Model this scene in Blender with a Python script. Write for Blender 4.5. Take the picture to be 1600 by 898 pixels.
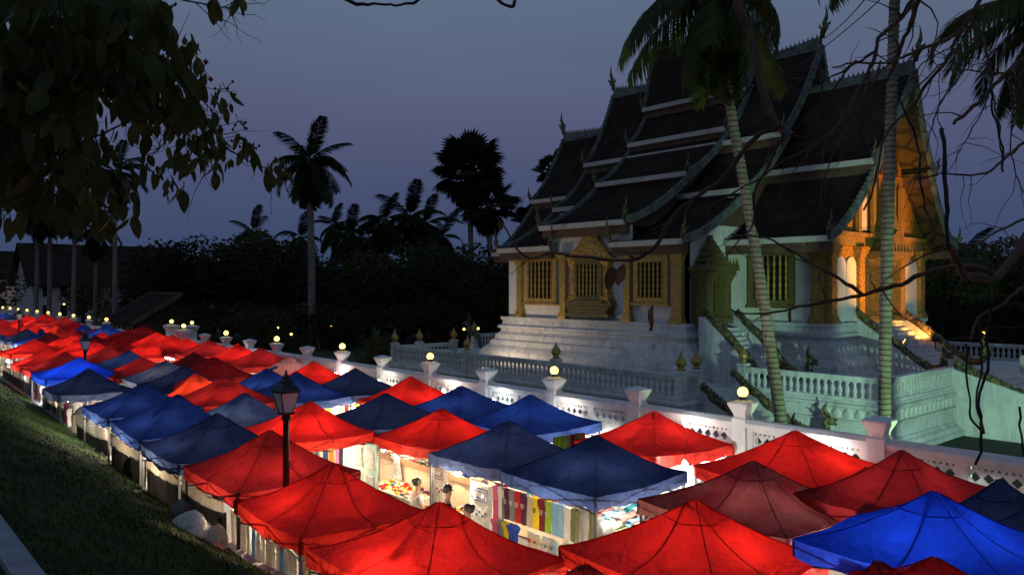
import bpy, math, random
from mathutils import Vector as V, Matrix, noise
random.seed(11)
R = random.uniform
for o in list(bpy.data.objects): bpy.data.objects.remove(o)
S = bpy.context.scene
COL = S.collection
PI = math.pi

# ------------------------------------------------------------------ camera
# world axes: X runs along the street (towards the viewer's right), Y across it, Z up
RZ = math.atan2(1225, 1069)
CS, SN = math.cos(RZ), math.sin(RZ)
F = 1225.0
CZ = 5.8
cd = bpy.data.cameras.new('camera'); cam = bpy.data.objects.new('camera', cd); COL.objects.link(cam)
cam.location = (0, 0, CZ); cam.rotation_euler = (PI/2, 0, math.atan2(1225, 1069))
cd.sensor_width = 36; cd.lens = F/1600*36; cd.clip_start = .1; cd.clip_end = 3000
S.camera = cam

# ------------------------------------------------------------------ dusk sky, exposure
w = bpy.data.worlds.new('World'); S.world = w; w.use_nodes = True
nt = w.node_tree; nt.nodes.clear()
tc = nt.nodes.new('ShaderNodeTexCoord'); sx = nt.nodes.new('ShaderNodeSeparateXYZ')
rp = nt.nodes.new('ShaderNodeValToRGB'); bg = nt.nodes.new('ShaderNodeBackground'); wo = nt.nodes.new('ShaderNodeOutputWorld')
nt.links.new(tc.outputs['Generated'], sx.inputs[0]); nt.links.new(sx.outputs['Z'], rp.inputs[0])
mpw = nt.nodes.new('ShaderNodeMapping'); mpw.inputs['Scale'].default_value = (1.6, 1.6, 7.0); nt.links.new(tc.outputs['Generated'], mpw.inputs[0])
nzw = nt.nodes.new('ShaderNodeTexNoise'); nzw.inputs['Scale'].default_value = 1.7; nzw.inputs['Detail'].default_value = 5; nt.links.new(mpw.outputs[0], nzw.inputs['Vector'])
mrw = nt.nodes.new('ShaderNodeMapRange'); mrw.inputs[1].default_value = .3; mrw.inputs[2].default_value = .7; mrw.inputs[3].default_value = 1.03; mrw.inputs[4].default_value = 1.11; nt.links.new(nzw.outputs['Fac'], mrw.inputs[0])
nt.links.new(mrw.outputs[0], bg.inputs[1])
nt.links.new(rp.outputs[0], bg.inputs[0]); nt.links.new(bg.outputs[0], wo.inputs[0])
SKY = [(0.0, (.034, .054, .116)), (.05, (.042, .063, .134)), (.12, (.060, .076, .156)), (.2, (.084, .096, .180)),
       (.27, (.096, .122, .200)), (.36, (.100, .145, .222)), (1.0, (.084, .130, .222))]
e = rp.color_ramp.elements
while len(e) > 1: e.remove(e[-1])
e[0].position = 0; e[0].color = (*SKY[0][1], 1)
for p, c in SKY[1:]:
    q = e.new(p); q.color = (*c, 1)
S.view_settings.view_transform = 'Standard'; S.view_settings.look = 'None'
S.view_settings.exposure = 0.0; S.view_settings.gamma = 1; S.view_settings.use_curve_mapping = False
S.render.engine = 'CYCLES'
S.cycles.use_denoising = True
S.cycles.max_bounces = 6; S.cycles.transmission_bounces = 4; S.cycles.transparent_max_bounces = 8
S.cycles.sample_clamp_indirect = 4.0
S.cycles.use_light_tree = True
S.cycles.caustics_reflective = False; S.cycles.caustics_refractive = False

# ------------------------------------------------------------------ measuring helpers
def ray(x, y):
    t = (x-800)/F
    return V((-SN+CS*t, CS+SN*t, (450-y)/F))
def at(x, y, D): r = ray(x, y); k = D/r.y; return V((r.x*k, D, CZ+r.z*k))
def atz(x, y, z): r = ray(x, y); k = (z-CZ)/r.z; return V((r.x*k, r.y*k, z))
def aty(x, y, k): r = ray(x, y); return V((r.x*k, r.y*k, CZ+r.z*k))
def atX(x, y, X): r = ray(x, y); k = X/r.x; return V((X, r.y*k, CZ+r.z*k))

# ------------------------------------------------------------------ object helpers
WO = {}
def tag(o, label=None, cat=None, group=None, kind=None):
    if label: o['label'] = label
    if cat: o['category'] = cat
    if group: o['group'] = group
    if kind: o['kind'] = kind
    return o
def thing(name, label, cat, loc=(0, 0, 0), group=None):
    o = bpy.data.objects.new(name, None); COL.objects.link(o); o.empty_display_size = .3
    o.location = loc; WO[o] = V(loc)
    return tag(o, label, cat, group)
def link(name, mesh, parent, loc, rot=(0, 0, 0), sc=(1, 1, 1)):
    o = bpy.data.objects.new(name, mesh); COL.objects.link(o)
    loc = V(loc)
    if parent is not None: o.parent = parent; o.location = loc-WO[parent]
    else: o.location = loc
    o.rotation_euler = rot; o.scale = sc; WO[o] = loc
    return o
def dup(root, loc, rz=0, label=None):
    r = root.copy(); COL.objects.link(r); r.location = loc; r.rotation_euler = (0, 0, rz); WO[r] = V(loc)
    if label: r['label'] = label
    def kids(a, b):
        for ch in list(a.children):
            c = ch.copy(); COL.objects.link(c); c.parent = b; kids(ch, c)
    kids(root, r)
    return r

class MB:
    def __init__(s): s.v = []; s.f = []
    def add(s, vs, fs):
        n = len(s.v); s.v += [tuple(v) for v in vs]; s.f += [tuple(i+n for i in f) for f in fs]; return s
    def box(s, a, b):
        (x0, y0, z0), (x1, y1, z1) = a, b
        return s.add([(x0,y0,z0),(x1,y0,z0),(x1,y1,z0),(x0,y1,z0),(x0,y0,z1),(x1,y0,z1),(x1,y1,z1),(x0,y1,z1)],
                     [(0,3,2,1),(4,5,6,7),(0,1,5,4),(1,2,6,5),(2,3,7,6),(3,0,4,7)])
    def cbox(s, c, d, rz=0, rx=0):
        m = Matrix.Translation(V(c)) @ Matrix.Rotation(rz, 4, 'Z') @ Matrix.Rotation(rx, 4, 'X')
        h = [V((i*d[0]/2, j*d[1]/2, k*d[2]/2)) for i, j, k in ((-1,-1,-1),(1,-1,-1),(1,1,-1),(-1,1,-1),(-1,-1,1),(1,-1,1),(1,1,1),(-1,1,1))]
        return s.add([m @ q for q in h], [(0,3,2,1),(4,5,6,7),(0,1,5,4),(1,2,6,5),(2,3,7,6),(3,0,4,7)])
    def tube(s, pts, rad, n=6, cap=True):
        pts = [V(p) for p in pts]; m = len(pts)
        if not hasattr(rad, '__len__'): rad = [rad]*m
        vs = []; up = None
        for i, p in enumerate(pts):
            d = (pts[min(i+1, m-1)]-pts[max(i-1, 0)])
            d = d.normalized() if d.length > 1e-9 else V((0, 0, 1))
            if up is None:
                up = V((0, 0, 1)) if abs(d.z) < .9 else V((1, 0, 0))
            a = d.cross(up); a = a.normalized() if a.length > 1e-6 else d.orthogonal().normalized()
            b = a.cross(d).normalized(); up = b
            for k in range(n):
                t = 2*PI*k/n; vs.append(p+a*(math.cos(t)*rad[i])+b*(math.sin(t)*rad[i]))
        fs = [(i*n+k, i*n+(k+1) % n, (i+1)*n+(k+1) % n, (i+1)*n+k) for i in range(m-1) for k in range(n)]
        if cap: fs += [tuple(range(n-1, -1, -1)), tuple((m-1)*n+k for k in range(n))]
        return s.add(vs, fs)
    def lathe(s, prof, n=10, c=(0, 0, 0), sq=False):
        vs = []
        for r, z in prof:
            for k in range(n):
                t = 2*PI*(k+.5)/n
                q = r/max(abs(math.cos(t)), abs(math.sin(t)))*1.0 if sq else r
                vs.append((c[0]+q*math.cos(t), c[1]+q*math.sin(t), c[2]+z))
        m = len(prof)
        fs = [(i*n+k, i*n+(k+1) % n, (i+1)*n+(k+1) % n, (i+1)*n+k) for i in range(m-1) for k in range(n)]
        fs += [tuple(range(n-1, -1, -1)), tuple((m-1)*n+k for k in range(n))]
        return s.add(vs, fs)
    def sqlathe(s, prof, c=(0, 0, 0)):
        return s.lathe([(r*math.sqrt(2), z) for r, z in prof], 4, c)
    def prism(s, poly, axis, a, b):
        """extrude 2D polygon (p,q) along axis 'x' (p=Y,q=Z) or 'y' (p=X,q=Z) or 'z'"""
        n = len(poly)
        def P(p, q, t): return (t, p, q) if axis == 'x' else (p, t, q) if axis == 'y' else (p, q, t)
        vs = [P(p, q, a) for p, q in poly]+[P(p, q, b) for p, q in poly]
        fs = [tuple(range(n)), tuple(range(2*n-1, n-1, -1))]+[(i, i+n, (i+1) % n+n, (i+1) % n) for i in range(n)]
        return s.add(vs, fs)
    def grid(s, fn, nu, nv):
        vs = [fn(i/nu, j/nv) for j in range(nv+1) for i in range(nu+1)]
        return s.add(vs, [(j*(nu+1)+i, j*(nu+1)+i+1, (j+1)*(nu+1)+i+1, (j+1)*(nu+1)+i) for j in range(nv) for i in range(nu)])
    def mesh(s, name, mat, smooth=False, org=(0, 0, 0)):
        me = bpy.data.meshes.new(name); o = V(org)
        me.from_pydata([tuple(V(v)-o) for v in s.v], [], s.f)
        if mat: me.materials.append(mat)
        if smooth: me.polygons.foreach_set('use_smooth', [True]*len(me.polygons))
        me.update()
        return me
    def build(s, name, mat, parent=None, smooth=False, loc=None):
        org = V(loc) if loc is not None else (WO[parent] if parent is not None else V((0, 0, 0)))
        return link(name, s.mesh(name, mat, smooth, org), parent, org)

# ------------------------------------------------------------------ materials
def nodes(name):
    m = bpy.data.materials.new(name); m.use_nodes = True; t = m.node_tree; t.nodes.clear()
    return m, t, t.nodes.new('ShaderNodeOutputMaterial')
def N(t, kind, **kw):
    n = t.nodes.new('ShaderNode'+kind)
    for k, v in kw.items():
        if k.startswith('i_'):
            n.inputs[k[2:].replace('_', ' ')].default_value = v
        else: setattr(n, k, v)
    return n
def tones(t, c1, c2, scale, lo=.35, hi=.65, detail=6, coord='Object'):
    co = N(t, 'TexCoord'); no = N(t, 'TexNoise', i_Scale=scale, i_Detail=detail, i_Roughness=.62)
    t.links.new(co.outputs[coord], no.inputs['Vector'])
    cr = N(t, 'ValToRGB'); cr.color_ramp.elements[0].position = lo; cr.color_ramp.elements[1].position = hi
    cr.color_ramp.elements[0].color = (*c1, 1); cr.color_ramp.elements[1].color = (*c2, 1)
    t.links.new(no.outputs['Fac'], cr.inputs[0])
    return cr, co
def bump(t, co, scale, strength, dist=.02, kind='TexNoise', coord='Object'):
    no = N(t, kind, i_Scale=scale)
    if kind == 'TexNoise': no.inputs['Detail'].default_value = 5
    t.links.new(co.outputs[coord], no.inputs['Vector'])
    b = N(t, 'Bump', i_Strength=strength, i_Distance=dist)
    t.links.new(no.outputs['Fac' if kind == 'TexNoise' else 'Distance'], b.inputs['Height'])
    return b, no
def mat(name, c1, c2=None, scale=3, rough=.7, bs=30, bstr=.3, bdist=.02, metal=0, lo=.35, hi=.65, spec=.4):
    m, t, out = nodes(name)
    c2 = c2 or tuple(x*.75 for x in c1)
    cr, co = tones(t, c1, c2, scale, lo, hi)
    p = N(t, 'BsdfPrincipled', i_Roughness=rough, i_Metallic=metal); p.inputs['Specular IOR Level'].default_value = spec
    t.links.new(cr.outputs[0], p.inputs['Base Color'])
    if bstr:
        b, _ = bump(t, co, bs, bstr, bdist); t.links.new(b.outputs[0], p.inputs['Normal'])
    t.links.new(p.outputs[0], out.inputs[0])
    return m
def carved(name, c1, c2, scale, rough=.38, metal=.6, bstr=1.0, bdist=.08):
    """gilded carving: cells of gold with dark crevices"""
    m, t, out = nodes(name)
    co = N(t, 'TexCoord'); vo = N(t, 'TexVoronoi', i_Scale=scale); vo.feature = 'DISTANCE_TO_EDGE'
    no = N(t, 'TexNoise', i_Scale=scale*.7, i_Detail=4); t.links.new(co.outputs['Object'], no.inputs['Vector'])
    mx = N(t, 'Mix'); mx.data_type = 'RGBA'; mx.inputs[0].default_value = .25
    t.links.new(co.outputs['Object'], mx.inputs[6]); t.links.new(no.outputs['Color'], mx.inputs[7]); t.links.new(mx.outputs[2], vo.inputs['Vector'])
    cr = N(t, 'ValToRGB'); cr.color_ramp.elements[0].position = .02; cr.color_ramp.elements[1].position = .16
    cr.color_ramp.elements[0].color = (*c1, 1); cr.color_ramp.elements[1].color = (*c2, 1)
    t.links.new(vo.outputs['Distance'], cr.inputs[0])
    p = N(t, 'BsdfPrincipled', i_Roughness=rough, i_Metallic=metal)
    t.links.new(cr.outputs[0], p.inputs['Base Color'])
    b = N(t, 'Bump', i_Strength=bstr, i_Distance=bdist); t.links.new(vo.outputs['Distance'], b.inputs['Height'])
    t.links.new(b.outputs[0], p.inputs['Normal']); t.links.new(p.outputs[0], out.inputs[0])
    return m
def fabric(name, c, tr=.5, dirt=.25, pale=None, scale=1.1, tc=None):
    """thin tent cloth that lets light through"""
    m, t, out = nodes(name)
    c2 = pale or tuple(x*(1-dirt) for x in c)
    cr, co = tones(t, c, c2, scale, .42, .75 if pale else .7, 8)
    ge = N(t, 'NewGeometry'); oi = N(t, 'ObjectInfo')
    sn_ = N(t, 'TexNoise', i_Scale=5.5, i_Detail=9, i_Roughness=.75); t.links.new(co.outputs['Object'], sn_.inputs['Vector']); sr_ = N(t, 'MapRange'); sr_.inputs[1].default_value = .5; sr_.inputs[2].default_value = .72; sr_.inputs[3].default_value = 1.0; sr_.inputs[4].default_value = .55; t.links.new(sn_.outputs['Fac'], sr_.inputs[0])
    sm_ = N(t, 'Mix'); sm_.data_type = 'RGBA'; sm_.blend_type = 'MULTIPLY'; sm_.inputs[0].default_value = 1.0; t.links.new(cr.outputs[0], sm_.inputs[6]); t.links.new(sr_.outputs[0], sm_.inputs[7])
    hv = N(t, 'HueSaturation'); mr = N(t, 'MapRange'); mr.inputs[3].default_value = .78; mr.inputs[4].default_value = 1.12
    t.links.new(oi.outputs['Random'], mr.inputs[0]); t.links.new(mr.outputs[0], hv.inputs['Value']); t.links.new(sm_.outputs[2], hv.inputs['Color'])
    d = N(t, 'BsdfDiffuse'); x = N(t, 'BsdfTranslucent'); g = N(t, 'BsdfGlossy', i_Roughness=.45)
    b, _ = bump(t, co, 2.4, .9, .16); vc = N(t, 'TexVoronoi', i_Scale=2.1); vc.feature = 'DISTANCE_TO_EDGE'; t.links.new(co.outputs['Object'], vc.inputs['Vector']); vr = N(t, 'MapRange'); vr.inputs[2].default_value = .05; t.links.new(vc.outputs['Distance'], vr.inputs[0]); b3 = N(t, 'Bump', i_Strength=.4, i_Distance=.014); t.links.new(vr.outputs[0], b3.inputs['Height']); t.links.new(b.outputs[0], b3.inputs['Normal']); b = b3; b2 = N(t, 'Bump', i_Strength=.35, i_Distance=.004)
    n2 = N(t, 'TexNoise', i_Scale=55, i_Detail=3); t.links.new(co.outputs['Object'], n2.inputs['Vector'])
    t.links.new(n2.outputs['Fac'], b2.inputs['Height']); t.links.new(b.outputs[0], b2.inputs['Normal'])
    for q in (d, x, g): t.links.new(b2.outputs[0], q.inputs['Normal'])
    t.links.new(hv.outputs[0], d.inputs['Color'])
    if tc:
        x.inputs['Color'].default_value = (*tc, 1)
        mm = N(t, 'Mix'); mm.data_type = 'RGBA'; mm.blend_type = 'MULTIPLY'; mm.inputs[0].default_value = .8
        mm.inputs[6].default_value = (*tc, 1)
        sc2 = N(t, 'TexNoise', i_Scale=1.7, i_Detail=6); t.links.new(co.outputs['Object'], sc2.inputs['Vector'])
        cr2 = N(t, 'ValToRGB'); cr2.color_ramp.elements[0].position = .3; cr2.color_ramp.elements[1].position = .6
        cr2.color_ramp.elements[0].color = (.5, .5, .5, 1); t.links.new(sc2.outputs['Fac'], cr2.inputs[0])
        t.links.new(cr2.outputs[0], mm.inputs[7]); t.links.new(mm.outputs[2], x.inputs['Color'])
    else: t.links.new(hv.outputs[0], x.inputs['Color'])
    a = N(t, 'MixShader'); a.inputs[0].default_value = tr
    t.links.new(d.outputs[0], a.inputs[1]); t.links.new(x.outputs[0], a.inputs[2])
    a2 = N(t, 'MixShader'); a2.inputs[0].default_value = .02
    t.links.new(a.outputs[0], a2.inputs[1]); t.links.new(g.outputs[0], a2.inputs[2])
    t.links.new(a2.outputs[0], out.inputs[0])
    return m
def glow(name, c, s):
    m, t, out = nodes(name); em = N(t, 'Emission', i_Strength=s); em.inputs[0].default_value = (*c, 1)
    t.links.new(em.outputs[0], out.inputs[0]); return m
def leafy(name, c1, c2, tr=.3, scale=1.5, rough=.55):
    m, t, out = nodes(name)
    cr, co = tones(t, c1, c2, scale, .3, .7)
    oi = N(t, 'ObjectInfo'); hv = N(t, 'HueSaturation'); mr = N(t, 'MapRange'); mr.inputs[3].default_value = .6; mr.inputs[4].default_value = 1.35
    t.links.new(oi.outputs['Random'], mr.inputs[0]); t.links.new(mr.outputs[0], hv.inputs['Value']); t.links.new(cr.outputs[0], hv.inputs['Color'])
    d = N(t, 'BsdfPrincipled', i_Roughness=rough); d.inputs['Specular IOR Level'].default_value = .25 if rough < .7 else .05; x = N(t, 'BsdfTranslucent')
    t.links.new(hv.outputs[0], d.inputs['Base Color']); t.links.new(hv.outputs[0], x.inputs['Color'])
    a = N(t, 'MixShader'); a.inputs[0].default_value = tr
    t.links.new(d.outputs[0], a.inputs[1]); t.links.new(x.outputs[0], a.inputs[2]); t.links.new(a.outputs[0], out.inputs[0])
    return m

M = {}
M['asphalt'] = mat('street_paving', (.16, .15, .14), (.10, .095, .09), 1.2, .8, 40, .4)
M['soil'] = mat('garden_ground', (.030, .045, .018), (.05, .045, .03), .4, .95, 12, .6, .05)
M['grass'] = leafy('bank_grass', (.044, .070, .016), (.026, .044, .010), .2, .6, .9)
M['bank'] = mat('bank_soil', (.036, .056, .014), (.024, .036, .010), 1.3, .95, 9, .8, .06, spec=.1)
M['concrete'] = mat('kerb_concrete', (.30, .31, .33), (.20, .21, .23), 3, .85, 25, .4)
def plaster(name, c, stain, mould, amt=.5):
    m, t, out = nodes(name)
    cr, co = tones(t, stain, c, .7, .32, .62, 8)
    mp = N(t, 'Mapping'); mp.inputs['Scale'].default_value = (2.6, 2.6, .22); t.links.new(co.outputs['Object'], mp.inputs[0])
    n1 = N(t, 'TexNoise', i_Scale=1.4, i_Detail=7, i_Roughness=.7); t.links.new(mp.outputs[0], n1.inputs['Vector'])
    r1 = N(t, 'ValToRGB'); r1.color_ramp.elements[0].position = .48; r1.color_ramp.elements[1].position = .72; t.links.new(n1.outputs['Fac'], r1.inputs[0])
    n2 = N(t, 'TexNoise', i_Scale=5, i_Detail=8, i_Roughness=.75); t.links.new(co.outputs['Object'], n2.inputs['Vector'])
    r2 = N(t, 'ValToRGB'); r2.color_ramp.elements[0].position = .5; r2.color_ramp.elements[1].position = .7; t.links.new(n2.outputs['Fac'], r2.inputs[0])
    mu = N(t, 'Math', operation='MAXIMUM'); t.links.new(r1.outputs[0], mu.inputs[0])
    m3 = N(t, 'Math', operation='MULTIPLY'); m3.inputs[1].default_value = .6; t.links.new(r2.outputs[0], m3.inputs[0]); t.links.new(m3.outputs[0], mu.inputs[1])
    m4 = N(t, 'Math', operation='MULTIPLY'); m4.inputs[1].default_value = amt; t.links.new(mu.outputs[0], m4.inputs[0])
    mx = N(t, 'Mix'); mx.data_type = 'RGBA'; t.links.new(m4.outputs[0], mx.inputs[0]); t.links.new(cr.outputs[0], mx.inputs[6]); mx.inputs[7].default_value = (*mould, 1)
    p = N(t, 'BsdfPrincipled', i_Roughness=.85); t.links.new(mx.outputs[2], p.inputs['Base Color'])
    b, _ = bump(t, co, 9, .5, .02); t.links.new(b.outputs[0], p.inputs['Normal']); t.links.new(p.outputs[0], out.inputs[0])
    return m
M['whitewall'] = plaster('white_lime_paint', (.84, .83, .80), (.66, .63, .60), (.30, .28, .26), .35)
M['oldwhite'] = plaster('weathered_white_plaster', (.72, .72, .69), (.52, .52, .49), (.14, .15, .13), .62)
M['cream'] = plaster('cream_temple_wall', (.80, .76, .70), (.66, .62, .56), (.30, .27, .23), .30)
M['grime'] = mat('blackened_plaster', (.42, .43, .41), (.12, .13, .12), 1.6, .85, 10, .5, .02, lo=.4, hi=.7)
M['tile'] = mat('dark_roof_tile', (.024, .017, .013), (.050, .032, .022), .8, .95, 9, .8, .05, spec=.06)
M['verge'] = mat('pale_green_bargeboard', (.20, .215, .175), (.08, .09, .075), 2.5, .75, 22, .6, .03)
M['eave'] = mat('white_eave_board', (.58, .53, .46), (.28, .23, .19), 1.2, .7, 12, .3, .01, lo=.5, hi=.8)
M['soffit'] = mat('brown_soffit', (.16, .085, .05), (.09, .05, .03), 1.5, .7)
M['soffitgold'] = carved('stencilled_soffit', (.018, .014, .007), (.085, .060, .018), 1.6, .6, .1, .4, .02)
M['gold'] = carved('gilded_carving', (.16, .07, .014), (.74, .44, .09), 11, .36, .45, .9, .05)
M['goldfine'] = carved('gilded_band', (.26, .15, .03), (.62, .43, .11), 13, .42, .45, .5, .02)
M['goldplain'] = mat('gold_paint', (.70, .46, .12), (.42, .26, .06), 5, .36, 40, .4, .01, .5)
M['dullgold'] = carved('dull_gold_carving', (.06, .048, .016), (.34, .25, .07), 13, .5, .3, 1, .06)
M['dark'] = mat('dark_panel', (.016, .012, .010), (.010, .008, .006), 3, .8)
M['naga'] = carved('mossy_naga_scales', (.03, .028, .012), (.19, .16, .06), 5, .5, .25, 1, .05)
M['bronze'] = mat('gold_lotus_bud', (.55, .38, .12), (.22, .14, .04), 9, .38, 60, .5, .01, .6)
M['black'] = mat('black_lamp_paint', (.012, .012, .013), (.02, .02, .022), 5, .5, 60, .2, .004)
M['steel'] = mat('dark_steel_tube', (.05, .05, .055), (.10, .10, .11), 6, .45, 60, .2, .003, .6)
M['bark'] = mat('bare_branch_bark', (.16, .075, .04), (.075, .04, .025), 6, .85, 30, .8, .02)
M['leafbark'] = mat('shade_tree_bark', (.06, .045, .03), (.03, .024, .018), 5, .9, 25, .8, .02)
def ringed(name, c1, c2, sc):
    m, t, out = nodes(name)
    cr, co = tones(t, c1, tuple(x*.6 for x in c1), 2.5, .35, .7, 8)
    wv = N(t, 'TexWave', i_Scale=sc, i_Distortion=2.2, i_Detail=3.0); wv.bands_direction = 'Z'; t.links.new(co.outputs['Object'], wv.inputs['Vector'])
    r = N(t, 'ValToRGB'); r.color_ramp.elements[0].position = .04; r.color_ramp.elements[1].position = .3; t.links.new(wv.outputs['Fac'], r.inputs[0])
    mx = N(t, 'Mix'); mx.data_type = 'RGBA'; t.links.new(r.outputs[0], mx.inputs[0]); mx.inputs[6].default_value = (*c2, 1); t.links.new(cr.outputs[0], mx.inputs[7])
    p = N(t, 'BsdfPrincipled', i_Roughness=.9); t.links.new(mx.outputs[2], p.inputs['Base Color'])
    b, _ = bump(t, co, 16, .8, .03); t.links.new(b.outputs[0], p.inputs['Normal']); t.links.new(p.outputs[0], out.inputs[0])
    return m
M['palmbark'] = ringed('palm_trunk_bark', (.36, .35, .26), (.10, .09, .065), 2.4)
M['palmbarkfar'] = mat('far_palm_bark', (.26, .22, .18), (.16, .13, .11), 2, .9, 14, .5, .03)
M['frond'] = leafy('palm_frond', (.045, .085, .020), (.085, .095, .022), .3)
M['frondfar'] = leafy('far_palm_frond', (.026, .036, .014), (.036, .042, .014), .2, 1.5, .95)
M['leaf'] = leafy('broad_leaf', (.10, .12, .024), (.12, .10, .024), .4, 4)
M['fol'] = leafy('tree_foliage', (.065, .075, .028), (.10, .075, .032), .2, .5, .95)
M['folb'] = leafy('dark_tree_foliage', (.045, .058, .026), (.075, .062, .026), .2, .5, .95)
M['deadleaf'] = leafy('dry_leaf', (.20, .10, .045), (.12, .06, .03), .3, 3)
M['flower'] = leafy('pink_flower', (.6, .16, .22), (.5, .1, .16), .4, 3)
M['skin'] = mat('skin', (.36, .20, .13), (.33, .18, .115), 8, .55, 60, .1, .002)
M['hair'] = mat('black_hair', (.010, .008, .007), (.018, .014, .012), 30, .45, 120, .4, .004)
M['globe'] = glow('lit_lamp_globe', (1.0, .67, .15), 4.2)
M['bulbw'] = glow('lit_bulb_warm', (1.0, .74, .40), 60)
M['bulbc'] = glow('lit_bulb_cool', (.92, 1.0, .96), 60)
M['lantern'] = mat('frosted_lantern_glass', (.85, .74, .68), (.78, .66, .60), 4, .4, 30, .1, .003)
M['wood'] = mat('stall_wood', (.30, .17, .08), (.20, .11, .05), 4, .7, 20, .4, .01)
M['tan'] = mat('tan_table_cloth', (.62, .46, .30), (.50, .36, .23), 2, .85, 10, .4, .02)
M['red'] = fabric('bright_red_canopy', (.60, .013, .010), .25, .38)
M['orange'] = fabric('orange_red_canopy', (.72, .035, .010), .26, .3)
M['dkred'] = fabric('dark_red_canopy', (.34, .012, .013), .20, .4)
M['faded'] = fabric('faded_red_canopy', (.13, .012, .018), .26, .2, (.24, .075, .085), 1.3)
M['pink'] = fabric('pale_pink_canopy', (.66, .30, .30), .22, .3, (.55, .2, .2), .9)
M['navy'] = fabric('navy_canopy', (.012, .022, .090), .14, .3, (.03, .045, .12), 1.2)
M['blue'] = fabric('blue_canopy', (.010, .029, .195), .17, .3, (.016, .05, .26), 1.2)
M['royal'] = fabric('royal_blue_canopy', (.006, .038, .56), .24, .3)
M['slate'] = fabric('slate_blue_canopy', (.036, .052, .14), .18, .3, (.10, .12, .19), 1.2)
for k_, c_, t_ in (('red', (.66, .03, .02), .45), ('orange', (.74, .05, .015), .45), ('dkred', (.46, .03, .03), .42), ('faded', (.42, .16, .15), .4), ('pink', (.7, .36, .34), .4), ('navy', (.06, .09, .22), .45), ('blue', (.05, .10, .34), .45), ('royal', (.02, .07, .60), .4), ('slate', (.10, .12, .20), .45)):
    M['val_'+k_] = fabric(k_+'_valance', c_, t_, .3)
M['inner'] = fabric('pale_awning_lining', (.46, .40, .32), .2, .2)
PALETTE = {'white': (.80, .78, .72), 'cream': (.74, .66, .50), 'red': (.62, .03, .03), 'pink': (.78, .14, .32), 'purple': (.10, .025, .07),
  'black': (.015, .014, .014), 'grey': (.22, .22, .21), 'yellow': (.82, .62, .03), 'lime green': (.40, .62, .05), 'pale blue': (.28, .50, .66),
  'olive': (.26, .27, .13), 'royal blue': (.03, .08, .42), 'orange': (.80, .26, .04), 'teal': (.04, .30, .32), 'maroon': (.22, .02, .04), 'mint': (.45, .62, .54)}
CL = {k: fabric(k.replace(' ', '_')+'_cloth', c, .42 if k in ('white', 'cream') else .25, .2) for k, c in PALETTE.items()}
STR = {}
def stripes(name, cs, sc):
    m, t, out = nodes(name)
    co = N(t, 'TexCoord'); wv = N(t, 'TexWave', i_Scale=sc, i_Distortion=1.5); t.links.new(co.outputs['Object'], wv.inputs['Vector'])
    cr = N(t, 'ValToRGB'); cr.color_ramp.interpolation = 'CONSTANT'
    for i, c in enumerate(cs):
        q = cr.color_ramp.elements[i] if i < 2 else cr.color_ramp.elements.new(i/len(cs))
        q.position = i/len(cs); q.color = (*c, 1)
    t.links.new(wv.outputs['Fac'], cr.inputs[0])
    p = N(t, 'BsdfPrincipled', i_Roughness=.85); t.links.new(cr.outputs[0], p.inputs['Base Color']); t.links.new(p.outputs[0], out.inputs[0])
    return m
CL['striped'] = stripes('striped_textile', [PALETTE['red'], PALETTE['cream'], PALETTE['royal blue'], PALETTE['yellow'], PALETTE['maroon']], 6)
CL['patterned'] = stripes('patterned_textile', [PALETTE['white'], PALETTE['teal'], PALETTE['white'], PALETTE['orange'], PALETTE['purple']], 9)

def point(parent, loc, power, color, rad=.05):
    l = bpy.data.lights.new('bulb_light', 'POINT'); l.energy = power; l.color = color; l.shadow_soft_size = rad
    o = bpy.data.objects.new('bulb_light', l); COL.objects.link(o); o.parent = parent; o.location = V(loc)-WO[parent]; return o
def spot(parent, loc, target, power, color, ang=90, blend=.6, rad=.12):
    l = bpy.data.lights.new('flood_light', 'SPOT'); l.energy = power; l.color = color; l.spot_size = math.radians(ang); l.spot_blend = blend; l.shadow_soft_size = rad
    o = bpy.data.objects.new('flood_light', l); COL.objects.link(o); o.parent = parent; o.location = V(loc)-WO[parent]
    o.rotation_euler = (V(target)-V(loc)).to_track_quat('-Z', 'Y').to_euler(); return o
# ================================================================== ground, street, bank
g = MB().add([(-900, -60, -.03), (400, -60, -.03), (400, 1400, -.03), (-900, 1400, -.03)], [(0, 1, 2, 3)])
tag(g.build('ground', M['soil']), kind='structure')
g = MB().add([(-260, 3.0, -.004), (14, 3.0, -.004), (14, 15.7, -.004), (-260, 15.7, -.004)], [(0, 1, 2, 3)])
tag(g.build('street', M['asphalt']), kind='structure')
KP = [(620, 985, 1.38), (480, 925, 1.36), (395, 884, 1.33), (300, 815, 1.28), (230, 765, 1.24), (170, 718, 1.18), (110, 672, 1.12), (55, 630, 1.08), (0, 592, 1.05)]
KL = [atz(*k) for k in KP]
KL = [V((6, 4.9, 1.4))]+[k for k in KL]+[V((-60, KL[-1].y+2.2, 1.05)), V((-120, KL[-1].y+5, 1.0))]
def kerb_at(X):
    for a, b in zip(KL, KL[1:]):
        if b.x <= X <= a.x or (b is KL[-1]):
            t = (X-a.x)/(b.x-a.x); return a.lerp(b, max(0, min(1, t)))
    return KL[0]
TOP_D, TOP_Z = 1.28, 3.45
def bank_pt(X, v):
    k = kerb_at(X); d = TOP_D+(k.y-TOP_D)*v; z = TOP_Z+(k.z-TOP_Z)*v
    z += .10*math.sin(v*PI)+.07*noise.noise(V((X*.6, d*.8, 3)))*math.sin(v*PI)
    return V((X, d, z))
def bankX(u): return 6-(u**1.6)*126
g = MB().grid(lambda u, v: bank_pt(bankX(u), v), 120, 26)
tag(g.build('grass_bank', M['bank'], smooth=True), kind='structure')
g = MB()
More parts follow.
